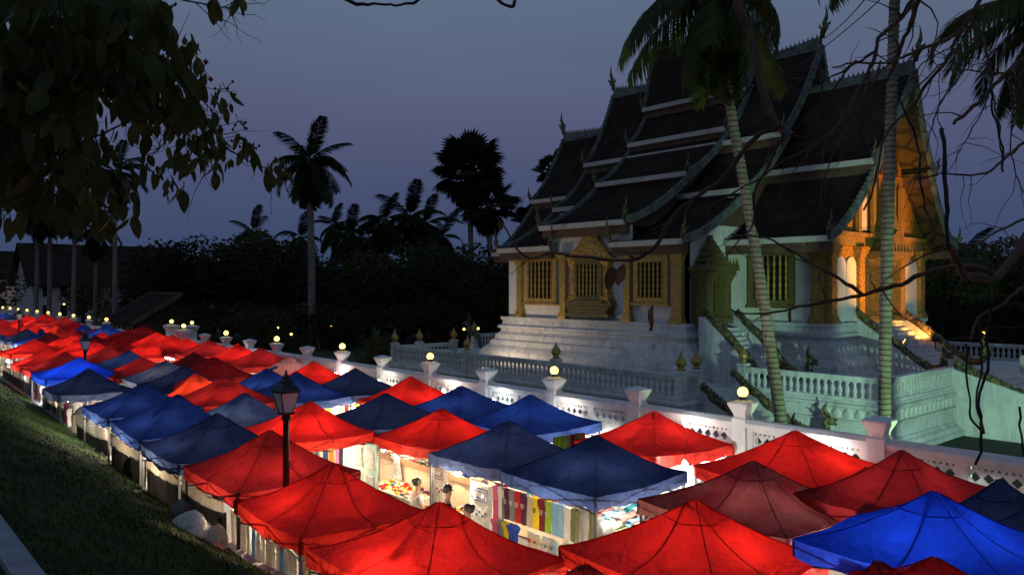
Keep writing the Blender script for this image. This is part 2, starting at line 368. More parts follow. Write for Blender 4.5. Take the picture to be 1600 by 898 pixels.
for i in range(26000):
    u = random.random()**1.25; X = 2-(u**1.3)*46; v = R(.0, 1.0); p = bank_pt(X, v)
    if noise.noise(V((X*.9, v*6, 9))) < R(-.9, .15): continue
    h = R(.03, .085); a = R(0, 2*PI); dx, dy = math.cos(a)*.014, math.sin(a)*.014; lx, ly = R(-.05, .05), R(-.06, .02)
    g.add([(p.x-dx, p.y-dy, p.z-.01), (p.x+dx, p.y+dy, p.z-.01), (p.x+lx, p.y+ly, p.z+h)], [(0, 1, 2)])
tag(g.build('grass', M['grass']), kind='stuff')
g = MB()
for a, b in zip(KL, KL[1:]):
    n = V((0, .12, 0))
    g.add([a+V((0, -.03, -.2)), b+V((0, -.03, -.2)), b+V((0, -.03, .03)), a+V((0, -.03, .03)), a+n+V((0, 0, -1.5)), b+n+V((0, 0, -1.5)), b+n+V((0, 0, .03)), a+n+V((0, 0, .03))],
          [(0, 1, 2, 3), (3, 2, 6, 7), (7, 6, 5, 4)])
tag(g.build('kerb', M['concrete']), kind='structure')
# kerb of the upper path and the planting behind it
k = MB()
x = 5.0
while x > -40:
    k.box((x-1.98, 1.08, 3.2), (x, 1.285, 3.56)); x -= 2.0
tag(k.build('path_edge', M['concrete']), kind='structure')
g = MB().add([(8, 1.085, 3.50), (-60, 1.085, 3.50), (-60, -9, 3.9), (8, -9, 3.9)], [(0, 1, 2, 3)])
tag(g.build('path', M['bank']), kind='structure')

# ================================================================== white wall with lattice panels and globe lamps
WD = 15.72
wall = thing('perimeter_wall', 'long white wall with pierced diamond lattice panels and flared pillar caps', 'wall', (-7, WD, 0))
def px_n(n): return -6.98-3.1*n
def lattice(cols=5):
    m = MB(); T = .045
    def cell(x0, x1, z0, z1, h):
        cx, cz = (x0+x1)/2, (z0+z1)/2
        o = [(x0, z0), (x1, z0), (x1, z1), (x0, z1)]; mid = [(cx, z0), (x1, cz), (cx, z1), (x0, cz)]
        dd = [(cx, cz-h), (cx+h, cz), (cx, cz+h), (cx-h, cz)]
        vs = []
        for y in (0, T): vs += [(a, y, b) for a, b in o]+[(a, y, b) for a, b in dd]
        f = []
        for i in range(4):
            j = (i+1) % 4
            f += [(i, j, 4+(j if True else 0), 4+i)] if False else []
        # each corner triangle fan: side i runs corner i -> i+1 with diamond vertex i nearest to it
        for i in range(4):
            j = (i+1) % 4
            f += [(i, j, 4+i), (j, 4+j, 4+i)]
            f += [(8+j, 8+i, 12+i), (8+j, 12+i, 12+j)]
            f += [(4+i, 4+j, 12+j, 12+i)]
        m.add(vs, f)
    wc = 1.12/cols
    for i in range(cols):
        x0 = -.56+i*wc
        cell(x0, x0+wc, -.11, .11, .095)
        for q in range(2):
            for z0 in (-.2, .11):
                cell(x0+q*wc/2, x0+(q+1)*wc/2, z0, z0+.09, (.036 if q == 0 else .030))
    return m.mesh('lattice_panel', M['whitewall'])
LAT = lattice()
PIL = MB().sqlathe([(.22, 0), (.22, .3), (.18, .34), (.18, 2.80), (.15, 2.84), (.15, 2.90), (.18, 2.97), (.235, 3.08), (.25, 3.12), (.25, 3.16), (.22, 3.18), (.05, 3.24)]).mesh('pillar', M['whitewall'])
def bay(x1, x0):
    """wall between two pillars, x0 < x1"""
    w_ = MB(); a, b = x0+.17, x1-.17; L = b-a
    w_.box((a, WD, -.05), (b, WD+.22, 2.15)); w_.box((a, WD, 2.55), (b, WD+.22, 2.62))
    m_ = (a+b)/2; g1, g2 = m_-.66, m_+.66
    for p, q in ((a, g1-.56), (g1+.56, g2-.56), (g2+.56, b)):
        if q > p: w_.box((p, WD, 2.15), (q, WD+.22, 2.55))
    w_.build('wall_panel', M['whitewall'], wall)
    for gx in (g1, g2): link('lattice_panel', LAT, wall, (gx, WD+.03, 2.35))
    c_ = MB(); c_.prism([(WD-.06, 2.623), (WD+.28, 2.623), (WD+.28, 2.72), (WD+.19, 2.80), (WD+.03, 2.80), (WD-.06, 2.72)], 'x', a, b)
    c_.build('coping', M['whitewall'], wall)
    s_ = MB(); s_.box((a, WD-.04, 0), (b, WD-.002, .35)); s_.build('plinth', M['whitewall'], wall)
for n in range(-4, 14):
    link('pillar', PIL, wall, (px_n(n), WD+.11, 0))
    if n < 13: bay(px_n(n), px_n(n+1))
PILX = [px_n(n) for n in range(-4, 14)]
# far stretch beyond the gate
far_n = [18.6, 20.3, 22, 23.7, 25.3, 27, 28.7, 30.3, 32, 33.6, 35.3]
fx = [px_n(n) for n in far_n]
for x in fx: link('pillar', PIL, wall, (x, WD+.11, 0))
for a, b in zip([px_n(15.3)]+fx, fx+[px_n(40)]): bay(a, b)
ORD = ['first', 'second', 'third', 'fourth', 'fifth', 'sixth', 'seventh', 'eighth', 'ninth', 'tenth', 'eleventh', 'twelfth', 'thirteenth', 'fourteenth', 'fifteenth',
       'sixteenth', 'seventeenth', 'eighteenth', 'nineteenth', 'twentieth']
GLB = MB().lathe([(.02, -.12)]+[(.122*math.sin(a), -.122*math.cos(a)) for a in [PI*i/8 for i in range(1, 8)]]+[(.02, .12)], 14).mesh('globe', M['globe'], True)
FIT = MB().lathe([(.11, 0), (.11, .03), (.06, .05), (.06, .09), (.08, .11)], 12).mesh('fitting', M['black'])
def globe_lamp(x, y, z, label):
    t = thing('globe_lamp', label, 'lamp', (x, y, z), 'round globe lamps on the wall')
    link('fitting', FIT, t, (x, y, z-.02)); g_ = link('globe', GLB, t, (x, y, z+.18)); point(t, (x, y, z+.18), 120, (1.0, .62, .22), .12)
    g_.visible_shadow = True
    return t
wpos = [1, 3, 5, 7, 9, 11]
for i, n in enumerate(wpos):
    globe_lamp(px_n(n), WD+.11, 3.22, 'lit yellow globe lamp on a white wall pillar, %s lamp from the near end' % ORD[i])
# gate: two taller piers and one standing further in
for (x, y, z, lb) in ((287, 509, 15.8, 'lit globe lamp on the nearer of the two gate piers'), (268, 502, 17.0, 'lit globe lamp on the further of the two gate piers'),
                      (300, 504, 20.5, 'lit globe lamp on the pier set back inside the gate')):
    p = at(x, y, z); h = p.z-.22
    t = thing('gate_pier', 'white gate pier with flared cap under the globe lamp, '+('nearest the market' if z < 16 else 'second one along' if z < 18 else 'set back in the garden'), 'gate pier', (p.x, p.y, 0), 'gate piers')
    MB().sqlathe([(.36, 0), (.36, .3), (.28, .36), (.28, h-.55), (.26, h-.5), (.30, h-.4), (.42, h-.15), (.42, h-.08), (.1, h)], (p.x, p.y, 0)).build('shaft', M['whitewall'], t)
    MB().sqlathe([(.46, 0), (.46, .12)], (p.x, p.y, .3)).build('plinth', M['grime'], t)
    globe_lamp(p.x, p.y, h, lb)
for i, x in enumerate(fx):
    globe_lamp(x, WD+.11, 3.22, 'small far globe lamp on the wall beyond the gate, %s from the gate' % ORD[i])

# ================================================================== temple terrace
ter = thing('temple_terrace', 'white plaster terrace with moulded sides carrying the temple', 'terrace', (-27, 27.4, 0))
def ring(mb, x0, x1, d0, d1, prof, cap=True):
    vs = []
    for o, z in prof: vs += [(x0-o, d0-o, z), (x1+o, d0-o, z), (x1+o, d1+o, z), (x0-o, d1+o, z)]
    n = len(prof)
    fs = [(i*4+k, i*4+(k+1) % 4, (i+1)*4+(k+1) % 4, (i+1)*4+k) for i in range(n-1) for k in range(4)]
    if cap: fs.append(((n-1)*4, (n-1)*4+1, (n-1)*4+2, (n-1)*4+3))
    mb.add(vs, fs)
PODP = [(.42, 0), (.42, .16), (.30, .20), (.28, .34), (.16, .42), (.12, .50), (.05, .53), (.05, .98), (.12, 1.02), (.12, 1.08), (.03, 1.10), (.03, 1.50), (.13, 1.54), (.13, 1.64), (.05, 1.68)]
LX0, LX1, LD = -36.4, -17.2, 23.1
MX0, MX1, MD, MD1 = -41.8, -11.94, 27.4, 49.4
a = MB(); ring(a, LX0, LX1, LD, 27.6, PODP+[(.05, 1.742)]); a.build('forward_podium', M['oldwhite'], ter)
a = MB(); ring(a, MX0, MX1, MD, MD1, PODP+[(.05, 1.75)]); a.build('main_podium', M['oldwhite'], ter)
# frieze of lotus petals
PET = MB()
def petal_pt(u, v):
    wd = .20*math.sin(PI*(.08+.92*(1-v*.92)))**.55 if v < .98 else .0
    x = (u-.5)*2*wd; return V((x, -.075*(1-(2*u-1)**2)*(1-.3*v), .36*(1-v)))
PET.grid(petal_pt, 6, 7)
PETG = PET.mesh('petal', M['grime'], True); PETW = MB(); PETW.grid(petal_pt, 6, 7); PETW = PETW.mesh('petal', M['oldwhite'], True)
x = LX0+.2
while x < LX1:
    link('petal', PETG, ter, (x, LD-.04, 1.12)); x += .46
x = -14.4
while x < MX1+.05:
    link('petal', PETW, ter, (x, MD-.04, 1.12)); x += .41
y = MD+.2
while y < 33.5:
    link('petal', PETW, ter, (MX1+.04, y, 1.12), (0, 0, PI/2)); y += .41
y = LD+.2
while y < 24.1:
    link('petal', PETW, ter, (LX1+.04, y, 1.12), (0, 0, PI/2)); y += .41
# balustrades
BALP = [(.085, 0), (.085, .05), (.05, .08), (.075, .16), (.095, .24), (.075, .33), (.045, .42), (.05, .47), (.08, .5), (.08, .56)]
BAL = {k: MB().lathe(BALP, 8).mesh('baluster', M[k], True) for k in ('oldwhite',)}
BUD = MB().lathe([(.16, 0), (.17, .05), (.10, .09), (.15, .16), (.21, .26), (.19, .36), (.11, .48), (.04, .60), (.012, .74)], 12).mesh('lotus_bud', M['bronze'], True)
def balustrade(p0, p1, label, posts=(), z0=1.75, mat_='oldwhite'):
    p0, p1 = V(p0), V(p1); L = (p1-p0).length; d = (p1-p0)/L; rz = math.atan2(d.y, d.x)
    t = thing('balustrade', label, 'balustrade', (p0.x, p0.y, z0), 'terrace balustrades')
    def bar(nm, wd, za, zb):
        m = MB().cbox(((p0.x+p1.x)/2, (p0.y+p1.y)/2, (za+zb)/2), (L, wd, zb-za), rz); m.build(nm, M[mat_], t)
    bar('base_rail', .24, z0+.002, z0+.14); bar('top_rail', .22, z0+.70, z0+.82); bar('top_rail', .30, z0+.822, z0+.90)
    n = int(L/.27)
    for i in range(n):
        q = p0+d*(L*(i+.5)/n)
        if any(abs((q-p0).length-s*L) < .22 for s in posts): continue
        link('baluster', BAL['oldwhite'], t, (q.x, q.y, z0+.14))
    for s in posts:
        q = p0+d*(L*s)
        pm = MB().sqlathe([(.19, -.01), (.19, .14), (.16, .16), (.16, .92), (.2, .95), (.2, 1.02), (.14, 1.05)], (q.x, q.y, z0)).build('post', M[mat_], t)
        link('lotus_bud', BUD, pm, (q.x, q.y, z0+1.04))
    return t
LB = LX1-LX0
sx_ = [((at(px, 560, LD+.12).x)-LX0)/LB for px in (730, 870)]
balustrade((LX0+.1, LD+.12, 0), (LX1-.12, LD+.12, 0), 'long grey white balustrade with four gold bud posts on the terrace behind the wall', [0.0, *sx_, 1.0])
balustrade((LX1-.12, LD+.36, 0), (LX1-.12, 24.15, 0), 'short balustrade return at the top of the side steps', [1.0])
balustrade((LX0+.1, LD+.4, 0), (LX0+.1, 27.3, 0), 'end balustrade at the left side of the long terrace', [.35, .98])
balustrade((-17.5, MD+.12, 0), (MX1-.1, MD+.12, 0), 'mint lit front balustrade between the two palm trunks', [0.0])
balustrade((MX1-.1, MD+.4, 0), (MX1-.1, 33.6, 0), 'mint lit side balustrade leading to the front stair', [])
balustrade((-24, MD1-.1, 0), (MX1-.1, MD1-.1, 0), 'orange lit balustrade at the back edge of the terrace', [1.0])
balustrade((MX0+.1, 33, 0), (MX0+.1, 45, 0), 'distant pinkish balustrade behind the left temple corner', [0.0, 1.0])

# nagas
def naga(pts, label, head=True, r=.17):
    pts = [V(p) for p in pts]; b = pts[-1]
    t = thing('naga_balustrade', label, 'naga', tuple(b), 'naga stair balustrades')
    m = MB(); dens = []
    for a_, c_ in zip(pts, pts[1:]):
        n = max(3, int((c_-a_).length/.16))
        for i in range(n): dens.append(a_.lerp(c_, i/n))
    dens.append(pts[-1])
    m.tube([p+V((0, 0, .05*math.sin(i*.9))) for i, p in enumerate(dens)], [r*(.75+.25*min(1, i/6))*(1+.10*math.sin(i*1.8)) for i in range(len(dens))], 8)
    m.build('body', M['naga'], t, True)
    c = MB()
    for i in range(1, len(dens)-1):
        p = dens[i]; d = (dens[i+1]-p).normalized(); u = V((0, 0, 1)); s = d.cross(u).normalized()*.03
        q = p+u*(r*.8); c.add([q-d*.08-s, q+d*.08-s, q+d*.08+s, q-d*.08+s, q+u*.14-d*.05], [(0, 1, 4), (1, 2, 4), (2, 3, 4), (3, 0, 4)])
    c.build('crest', M['naga'], t)
    if head:
        d = (dens[-1]-dens[-4]).normalized(); d.z = 0; d.normalize(); s = d.cross(V((0, 0, 1)))
        h = MB()
        neck = [b, b+d*.28+V((0, 0, .02)), b+d*.48+V((0, 0, .22)), b+d*.46+V((0, 0, .52)), b+d*.56+V((0, 0, .68)), b+d*.86+V((0, 0, .66))]
        h.tube(neck, [r, r*1.1, r*1.05, r*.85, r*.95, r*.35], 8)
        h.tube([neck[4]+V((0, 0, .02)), neck[4]+d*.1+V((0, 0, -.16)), neck[4]+d*.32+V((0, 0, -.17))], [r*.6, r*.45, .04], 6)
        h.tube([neck[4]-d*.05+V((0, 0, .1)), neck[4]-d*.16+V((0, 0, .34)), neck[4]-d*.06+V((0, 0, .62))], [.09, .07, .01], 6)
        for k in (-1, 1): h.tube([neck[4]+s*(k*.1), neck[4]+s*(k*.28)+V((0, 0, .2))-d*.12], [.07, .01], 5)
        h.build('head', M['naga'], t, True)
    return t
def stair(label, X0, X1, d0, d1, z0, z1, n, flank=True, fl=.24, rise=.32):
    """descends in +X from (X0, z0) to (X1, z1)"""
    t = thing('stair', label, 'stair', (X1, d0, z1), 'temple stairs')
    for i in range(n):
        xa = X0+(X1-X0)*i/n; xb = X0+(X1-X0)*(i+1)/n; zt = z0-(z0-z1)*(i+1)/(n+1)
        MB().box((xa, d0, z1-.01), (xb, d1, zt)).build('step', M['oldwhite'], t)
    if flank:
        for da, db in ((d0-fl, d0-.003), (d1+.003, d1+fl)):
            MB().prism([(X0-.3, z1-.02), (X1+.25, z1-.02), (X1+.25, z1+rise*.6), (X0-.0, z0+rise), (X0-.3, z0+rise)], 'y', da, db).build('flank_wall', M['oldwhite'], t)
    return t
stair('white side steps going down between two nagas beside the long balustrade', LX1+.0, -14.3, 24.42, 26.75, 1.74, 0, 10)
stair('white steps below the dark gold portal on the temple side', -20.0, -17.3, 28.75, 30.75, 4.2, 1.755, 12, True, .3)
stair('white front steps rising to the orange lit temple front', -17.0, -13.7, 36.2, 40.6, 4.2, 1.755, 12, True, .4)
stair('wide outer stair with plain mint lit flank wall at the right edge', MX1, -5.4, 34.0, 42.8, 1.745, 0, 12, True, .35, .82)
naga([(-17.3, 24.3, 2.2), (-16.2, 24.3, 1.5), (-14.6, 24.3, .55), (-14.0, 24.3, .35)], 'mossy naga on the nearer rail of the side steps')
naga([(-17.6, 26.87, 2.45), (-16.4, 26.87, 1.62), (-15.0, 26.87, .75), (-14.2, 26.87, .45)], 'mossy naga on the further rail of the side steps, head above the wall')
naga([(-20.0, 28.6, 4.7), (-18.6, 28.6, 3.5), (-17.4, 28.6, 2.3), (-17.0, 28.6, 2.1)], 'dark naga on the nearer rail of the steps under the portal')
naga([(-20.0, 30.9, 4.7), (-18.6, 30.9, 3.5), (-17.4, 30.9, 2.3), (-17.0, 30.9, 2.1)], 'dark naga on the further rail of the steps under the portal')
naga([(-17.0, 36.0, 4.75), (-15.6, 36.0, 3.65), (-14.2, 36.0, 2.55), (-13.6, 36.0, 2.3)], 'dark naga on the nearer rail of the front steps')
naga([(-17.0, 40.8, 4.75), (-15.6, 40.8, 3.65), (-14.2, 40.8, 2.55), (-13.6, 40.8, 2.3)], 'dark naga on the further rail of the front steps')
naga([(MX1, 33.83, 2.75), (-9.5, 33.83, 1.72), (-6.6, 33.83, .72), (-5.6, 33.83, .5)], 'mossy naga running down on top of the plain mint flank wall')

# ================================================================== temple
XC, DR = -26.9, 38.4
tem = thing('temple', 'Lao temple with steep tiered dark roofs, white walls and gilded windows', 'temple', (XC, DR, 1.75))
BASE = [(1.35, 1.756), (1.35, 2.0), (1.2, 2.05), (1.15, 2.35), (1.02, 2.5), (.78, 2.68), (.72, 2.92), (.56, 3.0), (.52, 3.25), (.32, 3.4), (.32, 3.54), (.44, 3.58), (.44, 3.72), (.26, 3.8), (.24, 4.0), (.32, 4.05), (.32, 4.2)]
AX0, AX1, AD0, AD1 = XC-9.83, XC+9.83, 33.4, 43.4
BX0, BX1, BD0, BD1 = XC-5.9, XC+5.9, 28.4, 48.4
a = MB(); ring(a, AX0, AX1, AD0, AD1, BASE); a.build('moulded_base', M['oldwhite'], tem)
a = MB(); ring(a, BX0, BX1, BD0, BD1, [(o, z+.002) for o, z in BASE]); a.build('moulded_base', M['oldwhite'], tem)
# roof levels: ridge half length, eave half length, corners (D, z) from ridge to lowest eave
LEVELS = [(3.84, 2.85, [(38.4, 20.5), (37.0, 16.55), (35.4, 14.2), (32.4, 11.6), (27.9, 8.95)]),
          (7.03, 6.2, [(38.4, 18.2), (35.2, 13.4), (32.3, 10.45), (27.85, 7.9)]),
          (11.6, 10.95, [(38.4, 16.0), (34.9, 11.5), (31.4, 7.95)])]
def tier_pts(k, T, n=None):
    (d0, z0), (d1, z1) = T[k], T[k+1]
    if k > 0: d0 += .75; z0 = z0+.18
    L = math.hypot(d1-d0, z1-z0); n = n or max(4, int(L/.27))
    ex = 1.42 if k == 0 else 1.5
    return [(d0+(d1-d0)*s, z0+(z1-z0)*(1-(1-s)**ex)) for s in [i/n for i in range(n+1)]]
FIN = MB()
FIN.tube([(0, 0, -.15), (.02, 0, .1), (.16, 0, .30), (.10, 0, .52), (.20, 0, .70), (.22, 0, .95), (.17, 0, 1.3)], [.11, .13, .15, .11, .09, .05, .008], 7)
FIN.tube([(.16, 0, .36), (.36, 0, .42), (.42, 0, .52)], [.08, .06, .01], 5)
FIN.tube([(.05, 0, .2), (-.14, 0, .36), (-.10, 0, .5)], [.07, .05, .01], 5)
FIN = FIN.mesh('finial', M['naga'], True)
for li, (hr, he, T) in enumerate(LEVELS):
    zr, ze = T[0][1], T[-1][1]
    hx = lambda z: he+(hr-he)*max(0, min(1, (z-ze)/(zr-ze)))
    for side in (1, -1):
        md = (lambda d: d) if side == 1 else (lambda d: 2*DR-d)
        for k in range(len(T)-1):
            P = tier_pts(k, T)
            cut = li == 1 and k == len(T)-2
            d1, z1 = T[k+1]; h1 = hx(z1)
            spans = [(-1, -2.05), (2.05, 1)] if cut else [(-1, 1)]
            for s0, s1 in spans:
                xr = lambda h: (XC-h if s0 == -1 else XC+s0, XC+h if s1 == 1 else XC+s1)
                m = MB(); nxs = 8
                for (da, za), (db, zb) in zip(P, P[1:]):
                    (a0, a1), (b0_, b1_) = xr(hx(za)), xr(hx(zb))
                    top = [(a0+(a1-a0)*i/nxs, md(da), za) for i in range(nxs+1)]; bot = [(b0_+(b1_-b0_)*i/nxs, md(db), zb+.03) for i in range(nxs+1)]
                    lip = [(x_, d_, z_-.03) for x_, d_, z_ in bot]
                    nn = nxs+1; fs = []
                    for i in range(nxs): fs += [(i, i+1, nn+i+1, nn+i), (nn+i, nn+i+1, 2*nn+i+1, 2*nn+i)]
                    m.add(top+bot+lip, fs)
                m.build('roof_tier', M['tile'], tem)
                u = MB()
                for (da, za), (db, zb) in zip(P, P[1:]):
                    (a0, a1), (b0_, b1_) = xr(hx(za)-.02), xr(hx(zb)-.02)
                    u.add([(a0, md(da), za-.16), (a1, md(da), za-.16), (b1_, md(db), zb-.16), (b0_, md(db), zb-.16)], [(0, 1, 2, 3)])
                u.build('soffit', M['soffitgold' if li == 2 else 'soffit'], tem)
                q0, q1 = xr(h1)
                ya, yb = sorted((md(d1-.10), md(d1+.10)))
                MB().box((q0, ya, z1-.22), (q1, yb, z1+.03)).build('eave_board', M['eave'], tem)
                ya, yb = sorted((md(d1+.104), md(d1+.5)))
                MB().box((q0+.05, ya, z1-.62), (q1-.05, yb, z1-.20)).build('eave_beam', M['soffit'], tem)
                if cut:
                    xe = q1 if s0 == -1 else q0
                    MB().prism([(md(d), z+.12) for d, z in P]+[(md(d), z-.3) for d, z in reversed(P)], 'x', xe-.06, xe+.06).build('bargeboard', M['verge'], tem)
                    link('finial', FIN, tem, (xe, md(d1-.05), z1+.12), (0, 0, 0 if s0 == -1 else PI), (.8, .9, .9))
            for sg in (-1, 1):
                b = MB(); PP = tier_pts(k, T, int(len(P)*2))
                vs = []; 
                for i, (d, z) in enumerate(PP):
                    (dp, zp), (dn, zn) = PP[max(0, i-1)], PP[min(len(PP)-1, i+1)]
                    l = math.hypot(dn-dp, zn-zp); nd, nz = (zn-zp)/l, -(dn-dp)/l
                    if nz < 0: nd, nz = -nd, -nz
                    X = XC+sg*(hx(z)+.02); hgt = .22 if i % 2 else .13
                    vs += [(X-.11, md(d-nd*.15), z-nz*.15), (X+.11, md(d-nd*.15), z-nz*.15), (X+.07, md(d+nd*hgt), z+nz*hgt), (X-.07, md(d+nd*hgt), z+nz*hgt)]
                n4 = len(PP)
                fs = [(i*4+j, i*4+(j+1) % 4, (i+1)*4+(j+1) % 4, (i+1)*4+j) for i in range(n4-1) for j in range(4)]+[(0, 1, 2, 3), tuple((n4-1)*4+j for j in (3, 2, 1, 0))]
                b.add(vs, fs); b.build('bargeboard', M['verge'], tem)
                sc_ = .66 if k < len(T)-2 else .8
                link('finial', FIN, tem, (XC+sg*(h1+.02), md(d1-.05), z1+.12), (0, 0, 0 if sg > 0 else PI), (sc_*.9, sc_, sc_))
    # ridge cap with spikes, ends sweeping up
    m = MB(); nseg = 24; n_sp = int(hr*2/.24)
    zz = lambda x_: zr+.42*(abs(x_)/hr)**2.2
    pts = [(-hr+2*hr*i/nseg) for i in range(nseg+1)]
    vs = []
    for q in pts: vs += [(XC+q, DR-.12, zr-.22), (XC+q, DR+.12, zr-.22), (XC+q, DR+.09, zz(q)+.04), (XC+q, DR-.09, zz(q)+.04)]
    m.add(vs, [(i*4+j, i*4+(j+1) % 4, (i+1)*4+(j+1) % 4, (i+1)*4+j) for i in range(nseg) for j in range(4)]+[(0, 1, 2, 3)])
    m.build('ridge_cap', M['verge'], tem)
    m = MB()
    for i in range(n_sp+1):
        q = -hr+2*hr*i/n_sp; z = zz(q)+.04
        m.add([(XC+q-.06, DR-.04, z), (XC+q+.06, DR-.04, z), (XC+q+.06, DR+.04, z), (XC+q-.06, DR+.04, z), (XC+q, DR, z+.22)], [(0, 1, 4), (1, 2, 4), (2, 3, 4), (3, 0, 4)])
    tag(m.build('ridge_spikes', M['verge'], tem), kind='stuff')
    for sg in (-1, 1): link('finial', FIN, tem, (XC+sg*(hr+.05), DR, zr+.55), (0, 0, 0 if sg > 0 else PI), (1.1, 1.1, 1.15))
    # gable panels under the verges
    prof = []
    for k in range(len(T)-1): prof += [(d, z-.2) for d, z in tier_pts(k, T, 8)]
    poly = [(2*DR-d, z) for d, z in reversed(prof)]+prof[1:]
    zb = T[-1][1]-.5
    poly = [(2*DR-T[-1][0]-.3, zb)]+poly+[(T[-1][0]+.3, zb)]
    for sg in (-1, 1):
        xg = XC+sg*((9.79 if li == 2 else he-.35))
        if li < 2: poly2 = [(d, z) for d, z in poly if z > 8.5]
        else: poly2 = poly
        MB().prism(poly2, 'x', xg-.06, xg+.06).build('gable_panel', M['gold' if li == 2 else 'soffit'], tem)
# walls
def part(nm, a_, b_, m_): return MB().box(a_, b_).build(nm, M[m_], tem)
part('wall', (AX0, AD0, 4.19), (AX1, AD1, 7.7), 'cream')
part('wall', (BX0, BD0, 4.19), (BX1, BD0+.4, 7.75), 'cream')
part('wall', (XC-2.7, BD0-.05, 7.4), (XC+2.7, BD0+.3, 8.75), 'cream')
part('wall', (BX0, BD1-.4, 4.19), (BX1, BD1, 7.75), 'cream')
for sg in (-1, 1):
    x = XC+sg*5.7
    prof = [(d, z-.35) for k in range(1, 3) for d, z in tier_pts(k+0, LEVELS[1][2], 6) if d > 28.5]
    prof = sorted([(d, z) for d, z in prof if 28.6 < d < 33.35])
    poly = [(28.41, 4.19), (33.5, 4.19), (33.5, 10.3)]+[(d, z) for d, z in reversed(prof)]+[(28.41, 7.75)]
    MB().prism(poly, 'x', x-.2, x+.2).build('end_wall', M['cream'], tem)
    MB().prism([(2*DR-d, z) for d, z in poly], 'x', x-.2, x+.2).build('end_wall', M['cream'], tem)
SPN = MB().lathe([(.05, 0), (.07, .05), (.035, .1), (.07, .18), (.035, .26), (.07, .34), (.035, .42), (.07, .5), (.035, .58), (.07, .66), (.035, .74), (.07, .82), (.035, .9), (.06, .96), (.05, 1)], 8).mesh('spindle', M['goldplain'], True)
def window(x0, x1, z0, z1, D, fr='goldplain', n=6, b=.2):
    m = MB(); y0, y1 = D-.20, D-.003
    m.box((x0, y0, z0), (x0+b, y1, z1)); m.box((x1-b, y0, z0), (x1, y1, z1)); m.box((x0+b, y0-.004, z1-b), (x1-b, y1, z1)); m.box((x0+b, y0-.004, z0), (x1-b, y1, z0+b))
    m.box((x0-.1, y0-.08, z0-.12), (x1+.1, y1, z0-.002)); m.box((x0-.06, y0-.05, z1+.002), (x1+.06, y1, z1+.12))
    f = m.build('window', M[fr], tem)
    MB().box((x0+b, D-.03, z0+b), (x1-b, D-.004, z1-b)).build('shade_panel', M['dark'], f)  # flat dark panel on the wall; an opening's shade put into its colour
    for i in range(n):
        xx = x0+b+(x1-x0-2*b)*(i+.5)/n
        link('spindle', SPN, f, (xx, D-.10, z0+b), (0, 0, 0), (1.05, 1.05, z1-z0-2*b))
    return f
def pil(x, D, z1, wd=.5, dp=.26, m_='goldfine', axis='y', z0=4.2):
    m = MB()
    def bx(h, d, a_, b_):
        if axis == 'y': m.box((x-h, D-d, a_), (x+h, D-.003, b_))
        else: m.box((D+.003, x-h, a_), (D+d, x+h, b_))
    h = wd/2
    bx(h+.10, dp+.10, z0, z0+.18); bx(h+.05, dp+.05, z0+.18, z0+.34); bx(h, dp, z0+.34, z1-.5); bx(h+.05, dp+.05, z1-.5, z1-.32); bx(h+.11, dp+.11, z1-.32, z1-.14); bx(h+.16, dp+.16, z1-.14, z1)
    return m.build('pilaster', M[m_], tem)
def rc(x0, y0, x1, y1, D):
    a_, b_ = at(x0, y0, D), at(x1, y1, D); m_ = (x0+x1)/2
    return a_.x, b_.x, at(m_, y1, D).z, at(m_, y0, D).z
# centre hall, street side
for (bx_, wd) in ((825, 0), (994, 0)):
    x0, x1, z0, z1 = rc(bx_, 402, bx_+(47 if bx_ < 900 else 53), 474, BD0)
    window(x0, x1, z0, z1, BD0, 'goldplain', 6, .24)
    MB().prism([(x0+.1, z1+.13), (x1-.1, z1+.13), (x1-.35, z1+.42), ((x0+x1)/2, z1+.62), (x0+.35, z1+.42)], 'y', BD0-.16, BD0-.004).build('window_crest', M['gold'], tem)
for px in (816, 884, 984, 1062): pil(max(BX0+.2, at(px, 430, BD0).x), BD0, 7.55, .55 if px > 1000 else .38)
part('gilded_band', (BX0-.02, BD0-.1, 7.25), (XC-2.9, BD0-.004, 7.6), 'goldfine'); part('gilded_band', (XC+2.9, BD0-.1, 7.25), (BX1+.02, BD0-.004, 7.6), 'goldfine')
# middle window with ornate surround
x0, x1, z0, z1 = rc(903, 408, 953, 470, BD0); xm = (x0+x1)/2
window(x0+.15, x1-.15, z0, z1, BD0-.25, 'dullgold', 6, .18)
for sg in (-1, 1):
    xs = xm+sg*((x1-x0)/2+.02)
    MB().sqlathe([(.24, 0), (.24, .2), (.17, .28), (.17, z1-z0-.3), (.25, z1-z0-.1), (.25, z1-z0+.05)], (xs, BD0-.22, z0)).build('window_column', M['gold'], tem)
for i in range(4):
    h = (x1-x0)/2+.55-.30*i; zb = z1+.06+.24*i
    MB().prism([(xm-h, zb), (xm+h, zb), (xm+h*.55, zb+.5), (xm, zb+.9), (xm-h*.55, zb+.5)], 'y', BD0-.42+.05*i, BD0-.05-.01*i).build('window_pediment', M['gold'], tem)
for i, (hh, zz_) in enumerate(((.55, 0), (.42, .18), (.52, .34), (.66, .52), (.60, .66))):
    zt = z0-.80+zz_
    part('window_pedestal', (xm-(x1-x0)/2-hh+.2, BD0-.55+.03*i, zt), (xm+(x1-x0)/2+hh-.2, BD0-.005, zt+.17), 'dullgold')
